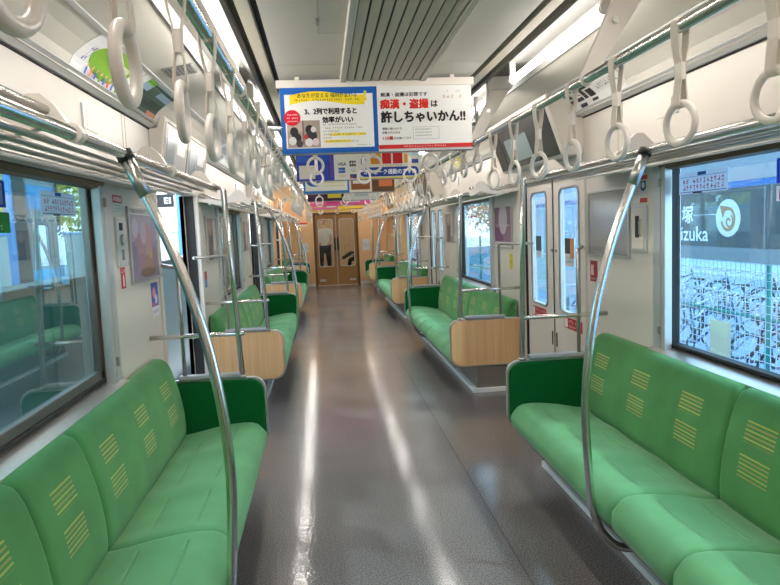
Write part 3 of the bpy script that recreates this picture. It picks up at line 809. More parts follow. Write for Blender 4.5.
for u0, u1, v0, v1, cc in ((.10, .185, .125, .22, (214, 142, 40)), (.195, .27, .125, .26, (196, 30, 34)), (.285, .365, .125, .26, (200, 30, 38)), (.375, .42, .13, .21, (218, 150, 60))): s.rect(u0, v0, u1, v1, cc)
s.marks(.19, .102, .36, .118, (196, 140, 60), 8, 77); s.rect(.44, .125, .495, .16, (60, 80, 160)); s.rect(.43, .19, .5, .25, (176, 206, 218))
s.poly(rrect(.01, .495, .018, .098, .038, 6), (36, 66, 150))
s.text('オフピーク通勤のすすめ', .04, .036, .475, .080, (236, 236, 240), .02)
tag(s.build('hanging_poster'), 'cream hanging poster with orange and red blocks above a blue pill, second pair', 'poster')
# third pair
s = poster(-.512, 7.44); s.rect(0, 0, PW, PH, (56, 120, 190)); s.rect(.02, .03, PW-.02, PH-.0, (236, 234, 224)); s.circ(.12, .14, .085, (52, 108, 176), ry=.06); s.circ(.10, .28, .05, (220, 90, 60)); s.circ(.19, .26, .06, (232, 200, 60)); s.circ(.12, .16, .04, (236, 240, 240))
for q in range(5): s.rect(.22, .24-.04*q, .46, .25-.04*q, (226, 214, 130))
tag(s.build('hanging_poster'), 'white hanging poster with blue frame and a colourful blob, left of the third pair', 'poster')
s = poster(-.006, 7.44, base=(150, 98, 60)); s.rect(0, 0, .25, PH, (232, 222, 206)); s.rect(.02, .03, .23, PH-.03, (150, 88, 48)); s.rect(.04, .1, .21, .16, (236, 226, 206)); s.rect(.05, .22, .2, .27, (228, 196, 140))
s.rect(.26, .0, .50, PH, (108, 76, 46)); s.rect(.33, .06, .48, .17, (226, 120, 76)); s.rect(.29, .22, .42, .26, (196, 170, 130))
tag(s.build('hanging_poster'), 'brown hanging poster with a white-framed panel, right of the third pair', 'poster')
# farther pairs
FAR = [((60, 34, 60), (90, 40, 70), (222, 206, 60), 'dark purple and yellow hanging poster', (214, 212, 206), (70, 76, 130), (180, 190, 190), 'pale hanging poster with two blue marks'),
       ((228, 90, 150), (236, 150, 186), (200, 60, 130), 'pink hanging poster', (226, 96, 156), (90, 84, 80), (222, 196, 210), 'pink hanging poster with a dark patch'),
       ((226, 120, 160), (240, 200, 80), (230, 230, 226), 'pink and yellow hanging poster', (232, 196, 70), (224, 110, 150), (238, 236, 230), 'yellow and pink hanging poster')]
for i, (a, c, d, l1, e, f, g, l2) in enumerate(FAR):
    y = BN[3+i]-.01
    s = poster(-.512, y, base=a); s.rect(.03, .05, .22, .30, c); s.rect(.28, .04, .47, .32, d); s.marks(.05, .12, .2, .2, (240, 236, 230), 5, 90+i)
    tag(s.build('hanging_poster'), l1+', left of the %s pair down the aisle' % ordinal(4+i), 'poster')
    s = poster(-.006, y, base=e); s.rect(.04, .16, .14, .24, f); s.rect(.36, .16, .46, .24, f); s.rect(.15, .05, .34, .12, g)
    tag(s.build('hanging_poster'), l2+', right of the %s pair down the aisle' % ordinal(4+i), 'poster')

# ================================================================= COVE ADVERTS (bent to the cove)
COVE = [(1.238, 2.036), (1.232, 2.05), (1.214, 2.085), (1.19, 2.108), (1.163, 2.128), (1.118, 2.152), (1.088, 2.163)]
def cove_fn(side, yl):
    ln = [0]
    for i in range(1, len(COVE)): ln.append(ln[-1]+math.dist(COVE[i-1], COVE[i]))
    def fn(u, v, h):
        v = max(0, min(ln[-1]-1e-6, v)); i = 0
        while ln[i+1] < v: i += 1
        k = (v-ln[i])/(ln[i+1]-ln[i]); x = COVE[i][0]+(COVE[i+1][0]-COVE[i][0])*k; z = COVE[i][1]+(COVE[i+1][1]-COVE[i][1])*k
        h2 = h+.003
        return (side*(x-h2*.7), (yl-u) if side > 0 else (yl+u), z-h2*.7)
    return fn, ln[-1]
def cove_ad(side, yl, w, label, draw):
    fn, H = cove_fn(side, yl); s = Sheet(fn, w, H, (240, 240, 238), .0015, nv=10); draw(s, w, H)
    return tag(s.build('cove_advert'), label, 'poster')
def d_green(s, w, H):
    n = 26
    s.add([s.fn(w*.52+w*.36*math.cos(2*PI*i/n), H*.56+H*.40*math.sin(2*PI*i/n), .0012) for i in range(n)]+[s.fn(w*.52, H*.56, .0012)], [(i, (i+1) % n, n) for i in range(n)], flat((132, 180, 62)))
    s.lay = 70
    s.rect(w*.36, H*.62, w*.46, H*.72, (50, 110, 200)); s.rect(w*.46, H*.5, w*.78, H*.72, (214, 226, 190)); s.marks(w*.48, H*.55, w*.74, H*.62, (200, 80, 40), 6, 3)
    for k in range(8):
        u = w*(.2+.085*k); cc = ((70, 110, 200), (220, 90, 60), (80, 90, 190), (120, 170, 60))[k % 4]; s.rect(u, H*.12, u+w*.03, H*.26, cc); s.circ(u+w*.015, H*.3, w*.014, (230, 190, 150), 8)
    s.marks(w*.05, H*.3, w*.12, H*.7, (120, 110, 180), 2, 4)
def d_mount(s, w, H):
    s.rect(w*.14, 0, w, H, (34, 58, 48)); s.rect(w*.14, H*.6, w, H, (150, 176, 200)); s.rect(w*.5, H*.5, w, H*.62, (74, 96, 90)); s.rect(w*.35, H*.4, w*.6, H*.8, (60, 84, 72)); s.rect(w*.7, H*.02, w, H*.25, (190, 120, 90)); s.rect(w*.14, H*.78, w*.35, H, (120, 180, 60))
def d_bw(s, w, H):
    s.rect(0, 0, w, H, (226, 224, 220))
    for k, (a, b_, c, d) in enumerate(((.1, .3, .2, .8), (.22, .1, .34, .5), (.36, .3, .42, .9), (.3, .6, .52, .72), (.45, .15, .55, .55))): s.rect(w*a, H*b_, w*c, H*d, (36, 34, 36))
    s.circ(w*.75, H*.5, w*.0, (200, 200, 200), 8, .01); s.marks(w*.62, H*.4, w*.95, H*.6, (150, 140, 150), 8, 9)
def d_yel(s, w, H): s.rect(0, 0, w, H, (226, 214, 120)); s.rect(w*.3, H*.1, w*.7, H*.9, (240, 238, 220)); s.marks(w*.35, H*.4, w*.65, H*.6, (130, 110, 60), 6, 8)
def d_pale(s, w, H): s.rect(w*.04, H*.05, w*.96, H*.95, (206, 208, 212)); s.rect(w*.1, H*.2, w*.5, H*.8, (150, 156, 170)); s.marks(w*.55, H*.4, w*.9, H*.6, (90, 90, 110), 8, 12)
cove_ad(-1, 2.62, .62, 'white cove poster with green shape and small figures above the left bench', d_green)
cove_ad(-1, 3.26, .60, 'dark green mountain landscape poster in the left cove beside the green one', d_mount)
cove_ad(1, 4.0, .76, 'white cove poster with black brush marks above the right bench', d_bw)
cove_ad(1, 7.6, .5, 'yellowish cove poster above the second bench on the right', d_yel)
cove_ad(-1, 5.75, 1.0, 'pale grey cove poster above the second bench on the left', d_pale)
cove_ad(-1, 14.9, 1.4, 'pale poster in the peach cove at the far left end', d_pale)
# small round-cornered speaker grilles in the outer ceiling
for side, y, lb in ((-1, 3.22, 'grey square speaker grille in the left ceiling above the hanging straps'), (-1, 8.0, 'small grey speaker grille farther down the left ceiling')):
    t = thing('speaker_grille', (side*.98, y, 2.18), lb, 'speaker grille'); b = MB()
    P = [(side*.89, 2.1965), (side*1.03, 2.1725), (side*1.03, 2.167), (side*.89, 2.191)]
    MB().prism(P, y, y+.16, GREYM).build('frame', t)
    b = MB()
    for k in range(7):
        a = .895+k*.019; zz = 2.1955-(a-.89)*.1715; b.prism([(side*a, zz-.005), (side*(a+.01), zz-.0067), (side*(a+.01), zz-.009), (side*a, zz-.0075)], y+.01, y+.15, mat('speaker_mesh_grey', (112, 108, 104), .6))
    b.build('mesh', t)

# ================================================================= DISPLAYS ABOVE THE DOORS
def display(side, k, label):
    ya, yb = DOORS[k]; ya -= .02; yb += .10
    t = thing('door_display', (side*1.2, (ya+yb)/2, 1.8), label, 'display', 'display cases above the doors')
    A = Vector((1.165, 1.806)); Bv = Vector((1.055, 2.10))   # lower and upper edge of the glass face
    m = WALL if ya < YB else PEACH
    if side < 0: A = Vector((1.236, 1.80)); Bv = Vector((1.192, 2.065))
    prof = [(1.281, 1.78), (1.245, 1.78), (1.228, 1.80), (1.183, 2.07), (1.186, 2.085), (1.214, 2.085), (1.232, 2.034), (1.236, 2.022), (1.281, 2.02)] if side < 0 else [(1.285, 1.80), (1.17, 1.795), (1.155, 1.81), (1.05, 2.105), (1.04, 2.160), (1.055, 2.165), (1.085, 2.160), (1.116, 2.149), (1.161, 2.125), (1.21, 2.083), (1.232, 2.034), (1.236, 2.022), (1.281, 2.02)]
    MB().prism([(side*x, z) for x, z in prof], ya, yb, m).build('case', t, bevel=.006)
    d = (Bv-A); nn = Vector((-d.y, d.x)).normalized()       # towards the aisle
    if nn.x > 0: nn = -nn
    def fn(u, v, h):
        p = A+d*v+nn*(h+.006); yy = (yb-u) if side > 0 else (ya+u); return (side*p.x, yy, p.y)
    L = yb-ya
    s = Sheet(fn, 1, 1, SCREEN, .001) if False else None
    def slab(u0, u1, v0, v1, h, m, name, par):
        b = MB(); q = [fn(u0, v0, h), fn(u1, v0, h), fn(u1, v1, h), fn(u0, v1, h)]; r_ = [fn(u0, v0, h-.012), fn(u1, v0, h-.012), fn(u1, v1, h-.012), fn(u0, v1, h-.012)]
        b.add(q+r_, [(0, 1, 2, 3), (7, 6, 5, 4), (0, 4, 5, 1), (1, 5, 6, 2), (2, 6, 7, 3), (3, 7, 4, 0)], m); return b.build(name, par)
    if side > 0:
        p = slab(.03, L-.06, .02, .98, .002, SCREEN, 'dark_glass', t)
        slab(.33, .86, .16, .72, .0035, SCREEN_REFL, 'screen_reflection', p)  # glowing patch stands for posters reflected in the dark glass
        slab(.22, .235, .05, .95, .0035, RUBBER, 'divider', p)
    else:
        for u0, u1 in ((.05, L*.47), (L*.5, L-.06)):
            p = slab(u0, u1, .06, .94, .002, PALES, 'screen', t)
            w_ = u1-u0; slab(u0+w_*.08, u0+w_*.42, .1, .9, .0035, SCREEN_REFL, 'picture', p); slab(u0+w_*.52, u0+w_*.9, .42, .86, .0035, SCREEN_REFL_W, 'picture', p)  # pale slabs are painted reflections with a glow, not shown images
        slab(L*.475, L*.495, .03, .97, .003, DARK, 'divider', t)
        MB().tube([fn(u, v, .004) for u, v in rrect(.02, L-.03, .02, .99, .04)], .006, CREAMP, n=6, closed=True).build('rim', t)
for k in range(3):
    display(1, k, 'dark door display in a slanted case above the %s right door' % ordinal(k+1))
    display(-1, k, 'pale door display in a white frame above the %s left doorway' % ordinal(k+1))

# ================================================================= WALL FITTINGS
def framed(side, yl, w, z0, h, label, draw, frame=True):
    t = thing('framed_poster', (side*1.279, yl-side*w/2, z0), label, 'poster')
    fn0 = on_wall(side, yl, z0)
    s = Sheet(lambda u, v, q: fn0(u, v, q+.004), w, h, (236, 232, 226), .004); draw(s, w, h); s.build('sheet', t)
    b = MB(); e = .014
    def bar(u0, u1, v0, v1):
        q = [fn0(u0, v0, 0), fn0(u1, v0, 0), fn0(u1, v1, 0), fn0(u0, v1, 0)]; o = [fn0(u0, v0, .012), fn0(u1, v0, .012), fn0(u1, v1, .012), fn0(u0, v1, .012)]
        b.add(q+o, [(0, 3, 2, 1), (4, 5, 6, 7), (0, 1, 5, 4), (1, 2, 6, 5), (2, 3, 7, 6), (3, 0, 4, 7)], ALU)
    bar(-e, w+e, -e, 0); bar(-e, w+e, h, h+e); bar(-e, 0, 0, h); bar(w, w+e, 0, h); b.build('frame', t, bevel=.002)
    return t
GREYPL = mat('grey_glossy_sheet', (150, 148, 146), .12, spec=.6, noise=.05, nscale=4)
def d_grey(s, w, h): s.rect(0, 0, w, h, GREYPL)
def d_art(s, w, h):
    s.rect(0, 0, w, h, (146, 136, 158)); s.rect(0, h*.55, w, h*.93, (170, 160, 178)); s.rect(0, h*.93, w, h, (220, 216, 214))
    for (u, v, a, b_, c) in ((.3, .45, .15, .22, (168, 138, 148)), (.62, .52, .13, .3, (178, 142, 146)), (.45, .66, .1, .16, (186, 170, 188)), (.18, .74, .1, .14, (196, 186, 200)), (.82, .7, .1, .2, (158, 150, 176)), (.6, .2, .2, .15, (158, 126, 106)), (.55, .09, .28, .07, (132, 106, 92)), (.35, .25, .12, .12, (150, 122, 130)), (.68, .34, .05, .06, (186, 156, 96)), (.8, .3, .08, .16, (140, 116, 130)), (.15, .3, .09, .2, (136, 124, 150))): s.circ(w*u, h*v, w*a, c, ry=h*b_)
    s.marks(w*.1, h*.95, w*.9, h*.985, (110, 100, 120), 12, 3)
def d_purple(s, w, h): s.rect(0, h*.12, w, h, (140, 106, 128)); s.rect(0, h*.12, w*.5, h*.5, (120, 70, 110)); s.circ(w*.5, h*.7, w*.25, (206, 196, 204)); s.marks(w*.08, h*.5, w*.9, h*.58, (236, 226, 232), 8, 4); s.marks(w*.05, .01, w*.9, h*.09, (80, 60, 80), 12, 5)
def d_photo(s, w, h): s.rect(0, 0, w, h, (170, 156, 148)); s.rect(w*.2, 0, w*.6, h*.7, (110, 96, 96)); s.rect(w*.65, h*.2, w*.9, h, (206, 200, 196)); s.circ(w*.4, h*.78, w*.14, (196, 160, 140))
framed(1, 3.865, .52, 1.20, .355, 'aluminium frame holding a shiny blank grey sheet on the right wall', d_grey)
framed(-1, 3.385, .56, 1.185, .36, 'framed purplish art poster on the left wall beside the red label', d_art)
framed(1, 6.07, .55, 1.19, .35, 'framed purple poster on the right wall past the first door', d_purple)
framed(-1, 5.55, .52, 1.19, .35, 'framed photo poster on the left wall past the first doorway', d_photo)
framed(-1, 8.0, .5, 1.19, .35, 'framed photo poster on the left wall before the second doorway', d_photo)
framed(1, 8.55, .5, 1.19, .35, 'narrow framed poster on the right wall before the second door', d_photo)
framed(1, 10.9, .5, 1.19, .35, 'small framed poster on the right wall past the second door', d_photo)
framed(-1, 10.3, .5, 1.19, .35, 'small framed poster on the left wall past the second doorway', d_photo)
def sticker(side, yl, w, z0, h, label, base, draw, x=None, name='wall_sticker', cat='sticker'):
    s = Sheet(on_wall(side, yl, z0, x), w, h, base, .0008); draw(s, w, h)
    if name == 'window_sticker':
        s.mats = [film(tuple(int(q) for q in m.name.split('.')[0].split('_')[1:])) for m in s.mats]
    return tag(s.build(name), label, cat)
# left: emergency call panel, red label, extinguisher mark, colourful bill
t = thing('emergency_call_panel', (-1.279, 3.245, 1.27), 'pale emergency call panel with a button under the red label, left wall', 'call panel')
MB().box(-1.281, -1.268, 3.17, 3.325, 1.27, 1.50, ALUP).build('plate', t, bevel=.003)
MB().box(-1.27, -1.264, 3.21, 3.25, 1.44, 1.475, RUBBER).build('lamp_window', t)
MB().tube([(-1.27, 3.235, 1.395), (-1.255, 3.235, 1.395)], .026, CHROMED, n=16).build('button', t)
MB().box(-1.27, -1.262, 3.225, 3.25, 1.30, 1.35, GREYM).build('lever', t, bevel=.003)
for y, z in ((3.18, 1.28), (3.315, 1.28), (3.18, 1.49), (3.315, 1.49)): MB().tube([(-1.269, y, z), (-1.266, y, z)], .004, CHROMED, n=8).build('screw', t)
def d_redlab(s, w, h): s.rect(0, h*.62, w, h, (190, 40, 44)); s.text('非常通報器', w*.08, h*.69, w*.92, h*.93, (244, 232, 230), .01); [s.marks(w*.08, h*(.45-.14*q), w*.9, h*(.53-.14*q), (130, 126, 122), 9, q+3) for q in range(3)]
sticker(-1, 3.175, .145, 1.51, .095, 'red and white notice above the call panel on the left wall', (226, 224, 220), d_redlab)
def d_ext(s, w, h): s.rect(w*.36, h*.1, w*.64, h*.55, (244, 240, 238)); s.rect(w*.42, h*.55, w*.58, h*.66, (244, 240, 238)); s.marks(w*.1, h*.74, w*.9, h*.92, (244, 240, 238), 3, 8)
sticker(-1, 3.215, .07, 1.165, .10, 'small red sticker with a white figure under the call panel', (200, 44, 46), d_ext)
def d_bill(s, w, h): s.rect(0, h*.3, w, h, (70, 90, 170)); s.circ(w*.4, h*.7, w*.22, (226, 150, 160)); s.circ(w*.65, h*.5, w*.18, (214, 220, 240)); s.rect(w*.1, h*.32, w*.5, h*.42, (220, 80, 110)); s.marks(w*.1, h*.1, w*.9, h*.2, (90, 90, 130), 6, 2)
sticker(-1, 3.725, .15, .96, .19, 'small blue and pink bill low on the left wall below the art poster', (232, 230, 232), d_bill)
# right: cabinet, notices
t = thing('emergency_cabinet', (1.279, 3.225, 1.23), 'cream emergency cabinet with a dark slot beside the grey frame', 'cabinet')
MB().box(1.281, 1.266, 3.145, 3.30, 1.225, 1.46, ALUP).build('plate', t, bevel=.003)
MB().box(1.267, 1.262, 3.16, 3.285, 1.24, 1.445, WALL).build('cover', t, bevel=.003)
MB().box(1.263, 1.260, 3.205, 3.245, 1.30, 1.41, DARK).build('slot', t)
MB().tube([(1.262, 3.185, 1.31), (1.252, 3.185, 1.32), (1.252, 3.185, 1.38), (1.262, 3.185, 1.39)], .004, CHROMED, n=8).build('cabinet_handle', t)
def d_notice(s, w, h):
    s.rect(0, h*.86, w*.42, h*.97, (196, 60, 56)); s.rect(w*.5, h*.84, w, h, (196, 50, 52)); s.poly([(w*.55, h*.8), (w*.9, h*.8), (w*.9, h*.5), (w*.72, h*.4), (w*.55, h*.5)], (52, 70, 112)); s.circ(w*.72, h*.64, w*.1, (226, 228, 236)); s.rect(w*.5, 0, w, h*.17, (198, 58, 56))
    for q in range(4): s.marks(w*.04, h*(.7-.13*q), w*.42, h*(.76-.13*q), (150, 146, 142), 6, q+30)
sticker(1, 3.305, .155, 1.475, .135, 'white notice with red bars and a blue badge above the cabinet', (224, 218, 208), d_notice)
def d_redp(s, w, h): s.rect(w*.1, h*.3, w*.5, h*.8, (226, 180, 180)); s.circ(w*.65, h*.6, w*.18, (120, 40, 60)); s.marks(w*.1, h*.08, w*.9, h*.2, (240, 230, 226), 5, 14)
sticker(1, 3.865, .105, 1.03, .125, 'small dark red picture sticker under the grey frame, right wall', (150, 40, 50), d_redp)
def d_small(s, w, h): s.marks(w*.1, h*.2, w*.9, h*.8, (250, 236, 236), 7, 15)
for (yl, lb) in ((5.10, 'left'), (4.40, 'right')):
    def d_door(s, w, h): s.rect(w*.02, h*.1, w*.2, h*.9, (240, 226, 226)); s.marks(w*.26, h*.52, w*.94, h*.86, (248, 226, 226), 8, 16); s.marks(w*.26, h*.12, w*.9, h*.4, (248, 226, 226), 10, 17)
    sticker(1, yl, .32, .665, .075, 'red warning sticker below the glass of the %s leaf, first right door' % lb, (176, 34, 40), d_door, x=1.311, name='door_sticker')
def d_yel2(s, w, h): s.marks(w*.1, h*.4, w*.9, h*.6, (140, 120, 40), 4, 18)
sticker(1, 5.62, .10, 1.0, .13, 'small yellow notice under the purple poster on the right wall', (222, 206, 60), d_yel2)
sticker(-1, 5.38, .10, .98, .13, 'small red and blue notice under the photo poster, left wall', (90, 130, 190), lambda s, w, h: s.rect(0, h*.5, w, h, (190, 50, 46)))
def d_prio(s, w, h): s.rect(w*.1, h*.1, w*.9, h*.35, (210, 220, 240)); s.circ(w*.3, h*.65, w*.1, (236, 240, 248)); s.circ(w*.65, h*.65, w*.1, (236, 240, 248))
sticker(1, 15.2, .45, 1.36, .28, 'blue priority seat sign on the right wall by the end bench', (40, 70, 160), d_prio)
sticker(-1, 15.0, .45, 1.36, .28, 'blue priority seat sign on the left wall by the end bench', (40, 70, 160), d_prio)
# stickers stuck on the window glass
def d_pink(s, w, h):
    s.rect(w*.02, h*.06, w*.98, h*.1, (120, 130, 150)); s.rect(w*.02, h*.78, w*.98, h*.8, (120, 130, 150)); s.rect(w*.4, h*.82, w*.58, h*.98, (60, 110, 170))
    s.marks(w*.08, h*.46, w*.94, h*.70, (214, 70, 90), 12, 21); s.marks(w*.08, h*.16, w*.94, h*.40, (214, 70, 90), 12, 22); s.rect(w*.3, h*.0, w*.5, h*.07, (80, 80, 90))
sticker(1, 2.935, .37, 1.498, .094, 'white sticker with red writing at the top corner of the nearest right window', (226, 228, 236), d_pink, x=1.324, name='window_sticker')
sticker(-1, 2.50, .33, 1.498, .09, 'white sticker with red writing at the top of the nearest left window', (232, 230, 236), d_pink, x=-1.324, name='window_sticker')
def d_bluebox(s, w, h): s.rect(w*.08, h*.1, w*.92, h*.9, (232, 236, 242)); s.marks(w*.15, h*.55, w*.85, h*.75, (200, 70, 80), 7, 24); s.marks(w*.15, h*.25, w*.85, h*.45, (90, 110, 150), 7, 25)
sticker(1, 2.275, .2, 1.505, .09, 'blue-bordered sticker at the top right of the nearest right window', (36, 110, 200), d_bluebox, x=1.324, name='window_sticker')
sticker(1, 2.275, .2, 1.44, .055, 'red-lettered sticker beneath the blue-bordered one on the right window', (236, 226, 226), lambda s, w, h: s.rect(w*.08, h*.1, w*.92, h*.8, (196, 60, 64)), x=1.324, name='window_sticker')
sticker(-1, 2.0, .235, 1.515, .085, 'blue-bordered white sticker at the top left of the nearest left window', (36, 100, 180), d_bluebox, x=-1.324, name='window_sticker')
def d_gr(s, w, h): s.marks(w*.1, h*.55, w*.9, h*.85, (230, 244, 232), 9, 26); s.marks(w*.1, h*.15, w*.9, h*.42, (230, 244, 232), 9, 27)
sticker(-1, 2.0, .25, 1.435, .065, 'green sticker with white writing on the nearest left window', (44, 150, 70), d_gr, x=-1.324, name='window_sticker')
def d_doorbill(s, w, h): s.rect(0, h*.45, w*.55, h, (60, 62, 66)); s.rect(w*.55, h*.3, w, h, (200, 140, 80)); s.marks(w*.1, h*.1, w*.9, h*.35, (140, 136, 130), 6, 28)
sticker(1, 4.40, .17, 1.09, .19, 'small bill with a brown square stuck on the door glass, right leaf', (220, 222, 220), d_doorbill, x=1.322, name='door_sticker')
sticker(1, 5.02, .13, 1.13, .16, 'small bill with a dark picture on the door glass, left leaf', (206, 214, 220), lambda s, w, h: s.rect(0, h*.3, w, h, (80, 92, 96)), x=1.322, name='door_sticker')
# end wall bits
s = Sheet(facing_back(-.86, YE-.002, .85), .16, .24, (222, 226, 230), .001); s.marks(.02, .1, .14, .16, (150, 150, 160), 4, 1); tag(s.build('wall_notice'), 'white notice on the peach end wall left of the end doors', 'sticker')
s = Sheet(facing_back(.66, YE-.002, .85), .18, .28, (214, 222, 232), .001); s.marks(.02, .1, .16, .18, (150, 160, 180), 4, 2); tag(s.build('wall_notice'), 'pale blue notice on the peach end wall right of the end doors', 'sticker')
s = Sheet(facing_back(-.95, YE-.002, 1.5), .24, .10, (236, 230, 224), .001); s.rect(0, .06, .24, .10, (206, 60, 60)); tag(s.build('wall_notice'), 'white notice with a red top on the peach end wall', 'sticker')
for q in (-1, 1):
    t = thing('door_stop_box', (q*.66, YE-.05, 0), 'small white box on the floor at the %s foot of the end doors' % ('left' if q < 0 else 'right'), 'box')
    MB().box(q*.57, q*.80, YE-.10, YE, 0, .07, CREAMP).build('body', t, bevel=.008); MB().box(q*.59, q*.78, YE-.085, YE-.02, .07, .085, ALUP).build('lid', t)

# ================================================================= NEXT CAR BEYOND THE END DOORS
NX0, NX1 = 17.35, 23.5
b = MB(); b.box(-1.36, 1.36, NX0, NX1, -.06, 0, FLOORM); b.box(-.6, .6, YE+.05, NX0, -.06, 0, FLOORM); b.build('floor', kind='structure')
b = MB(); b.box(1.28, 1.36, NX0, NX1, 0, 2.3, WALL); b.box(.6, .66, YE+.08, NX0, 0, 2.2, CEIL2); b.box(.6, 1.36, NX0-.05, NX0, 0, 2.3, WALL); b.build('wall_right', kind='structure')
b = MB(); b.box(-1.28, -1.36, NX0, NX1, 0, 2.3, WALL); b.box(-.6, -.66, YE+.08, NX0, 0, 2.2, CEIL2); b.box(-.6, -1.36, NX0-.05, NX0, 0, 2.3, WALL); b.build('wall_left', kind='structure')
b = MB(); b.box(-1.36, 1.36, NX0, NX1, 2.2, 2.3, CEIL); b.box(-.66, .66, YE+.08, NX0, 2.1, 2.2, CEIL2); b.build('ceiling', kind='structure')
MB().box(-1.36, 1.36, NX1, NX1+.08, 0, 2.3, PEACH).build('wall_end', kind='structure')
for q in (-1, 1):
    for i in range(3):
        t = thing('lamp_tube', (q*.74, 18.3+1.7*i, 2.18), 'tube lamp in the next car seen through the end doors, %s side, %s' % ('left' if q < 0 else 'right', ordinal(i+1)), 'lamp', 'tubes in the next car')
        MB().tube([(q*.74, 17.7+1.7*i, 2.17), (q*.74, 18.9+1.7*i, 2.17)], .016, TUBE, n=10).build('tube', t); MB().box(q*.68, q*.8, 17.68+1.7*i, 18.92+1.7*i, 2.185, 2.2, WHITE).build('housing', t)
bench(1, 18.4, 21.5, (3, 1, 3), 'green bench in the next car seen through the right end door pane')
bench(-1, 18.4, 21.5, (3, 1, 3), 'green bench in the next car seen through the left end door pane')

SKIN = mat('skin', (214, 168, 140), .5); BLACKC = mat('black_trousers_cloth', (20, 20, 23), .8); SHIRT = mat('white_shirt_cloth', (222, 218, 210), .8); HAIR = mat('black_hair', (24, 20, 18), .5); SHOE = mat('dark_shoe_leather', (34, 30, 30), .4); JACKET = mat('green_jacket_cloth', (90, 120, 104), .8)
def skin_body(name, joints, edges, rad, m, parent, loc):
    me = bpy.data.meshes.new(name); me.from_pydata(joints, edges, []); me.materials.append(m)
    o = bpy.data.objects.new(name, me); COL.objects.link(o); o.parent = parent
    sk = o.modifiers.new('skin', 'SKIN'); sk.use_smooth_shade = True
    me.skin_vertices.new() if not me.skin_vertices else None
    for i, r in enumerate(rad):
        q = me.skin_vertices[0].data[i]; q.radius = (r, r); q.use_root = (i == 0)
    sb = o.modifiers.new('sub', 'SUBSURF'); sb.levels = 1; sb.render_levels = 2
    return o
def ball(c, r, m, sz=1.25, sy=1.05):
    b = MB(); n, k = 18, 12; vs = []; fs = []
    for i in range(k+1):
        a = PI*i/k
        for j in range(n):
            q = 2*PI*j/n; vs.append((c[0]+r*math.sin(a)*math.cos(q), c[1]+r*sy*math.sin(a)*math.sin(q), c[2]+r*sz*math.cos(a)))
    for i in range(k):
        for j in range(n): fs.append((i*n+j, i*n+(j+1) % n, (i+1)*n+(j+1) % n, (i+1)*n+j))
    b.add(vs, fs, m, True); return b
def person(loc, label, seated):
    t = thing('person', loc, label, 'person')
    if not seated:
        J = [(0, 0, .93), (0, .01, 1.12), (0, .01, 1.32), (0, 0, 1.44), (0, -.01, 1.53), (-.18, 0, 1.38), (-.23, .02, 1.12), (-.22, -.10, .92), (-.22, -.14, .86), (.18, 0, 1.38), (.24, .03, 1.12), (.26, -.04, .9), (.26, -.06, .83),
             (-.10, 0, .86), (-.11, -.02, .48), (-.12, .02, .09), (-.12, -.12, .04), (.10, 0, .86), (.12, -.03, .48), (.14, .02, .09), (.15, -.12, .04)]
        Ra = [.14, .125, .14, .07, .055, .06, .045, .035, .035, .06, .045, .035, .035, .095, .065, .045, .04, .095, .065, .045, .04]
        hd = (0, -.015, 1.64); shirt, hipz = SHIRT, .95
    else:
        J = [(0, 0, .50), (-.03, 0, .72), (-.04, 0, .95), (-.03, 0, 1.06), (-.05, 0, 1.14), (-.02, -.18, 1.0), (-.12, -.2, .76), (-.32, -.12, .64), (-.38, -.1, .63), (-.02, .18, 1.0), (-.12, .2, .76), (-.32, .12, .64), (-.38, .1, .63),
             (-.03, -.09, .50), (-.38, -.06, .70), (-.66, .02, .52), (-.78, .04, .56), (-.03, .09, .50), (-.42, .10, .50), (-.46, .1, .09), (-.58, .1, .045)]
        Ra = [.13, .12, .13, .065, .055, .055, .045, .035, .035, .055, .045, .035, .035, .09, .062, .045, .04, .09, .062, .045, .04]
        hd = (-.07, 0, 1.26); shirt, hipz = JACKET, .55
    E = [(0, 1), (1, 2), (2, 3), (3, 4), (2, 5), (5, 6), (6, 7), (7, 8), (2, 9), (9, 10), (10, 11), (11, 12), (0, 13), (13, 14), (14, 15), (15, 16), (0, 17), (17, 18), (18, 19), (19, 20)]
    body = skin_body('body', J, E, Ra, SKIN, t, loc)
    # clothes: slightly larger skins over the limbs
    tr = [0, 13, 14, 15, 17, 18, 19]; skin_body('trousers', [J[i] for i in tr], [(0, 1), (1, 2), (2, 3), (0, 4), (4, 5), (5, 6)], [Ra[i]*1.14 for i in tr], BLACKC, t, loc)
    to = [1, 0, 2, 3, 5, 6, 7, 9, 10, 11]; skin_body('shirt', [J[i] for i in to], [(0, 1), (0, 2), (2, 3), (2, 4), (4, 5), (5, 6), (2, 7), (7, 8), (8, 9)], [Ra[i]*1.13 for i in to], shirt, t, loc)
    for a in (15, 19): skin_body('shoe', [J[a], J[a+1]], [(0, 1)], [.05, .042], SHOE, t, loc)
    h = ball((hd[0]+loc[0], hd[1]+loc[1], hd[2]+loc[2]), .088, SKIN).build('head', t)
    fx, fy = (0, -1) if not seated else (-1, 0)
    hair = ball((hd[0]+loc[0]-fx*.014, hd[1]+loc[1]-fy*.014, hd[2]+loc[2]+.022), .094, HAIR, 1.15).build('hair', h)
    b = MB()
    px, py = -fy, fx
    for q in (-1, 1):
        c = Vector((hd[0]+loc[0]+fx*.083+px*q*.032, hd[1]+loc[1]+fy*.083+py*q*.032, hd[2]+loc[2]+.0)); b.tube([c, c+Vector((fx, fy, 0))*.008], .009, HAIR, n=8)
    b.build('eye', h)
    b = MB(); c = Vector((hd[0]+loc[0]+fx*.086, hd[1]+loc[1]+fy*.086, hd[2]+loc[2])); b.tube([c+Vector((0, 0, .01)), c+Vector((fx*.022, fy*.022, -.028)), c+Vector((fx*.004, fy*.004, -.034))], [.006, .012, .006], SKIN, n=8); b.build('nose', h)
    return t
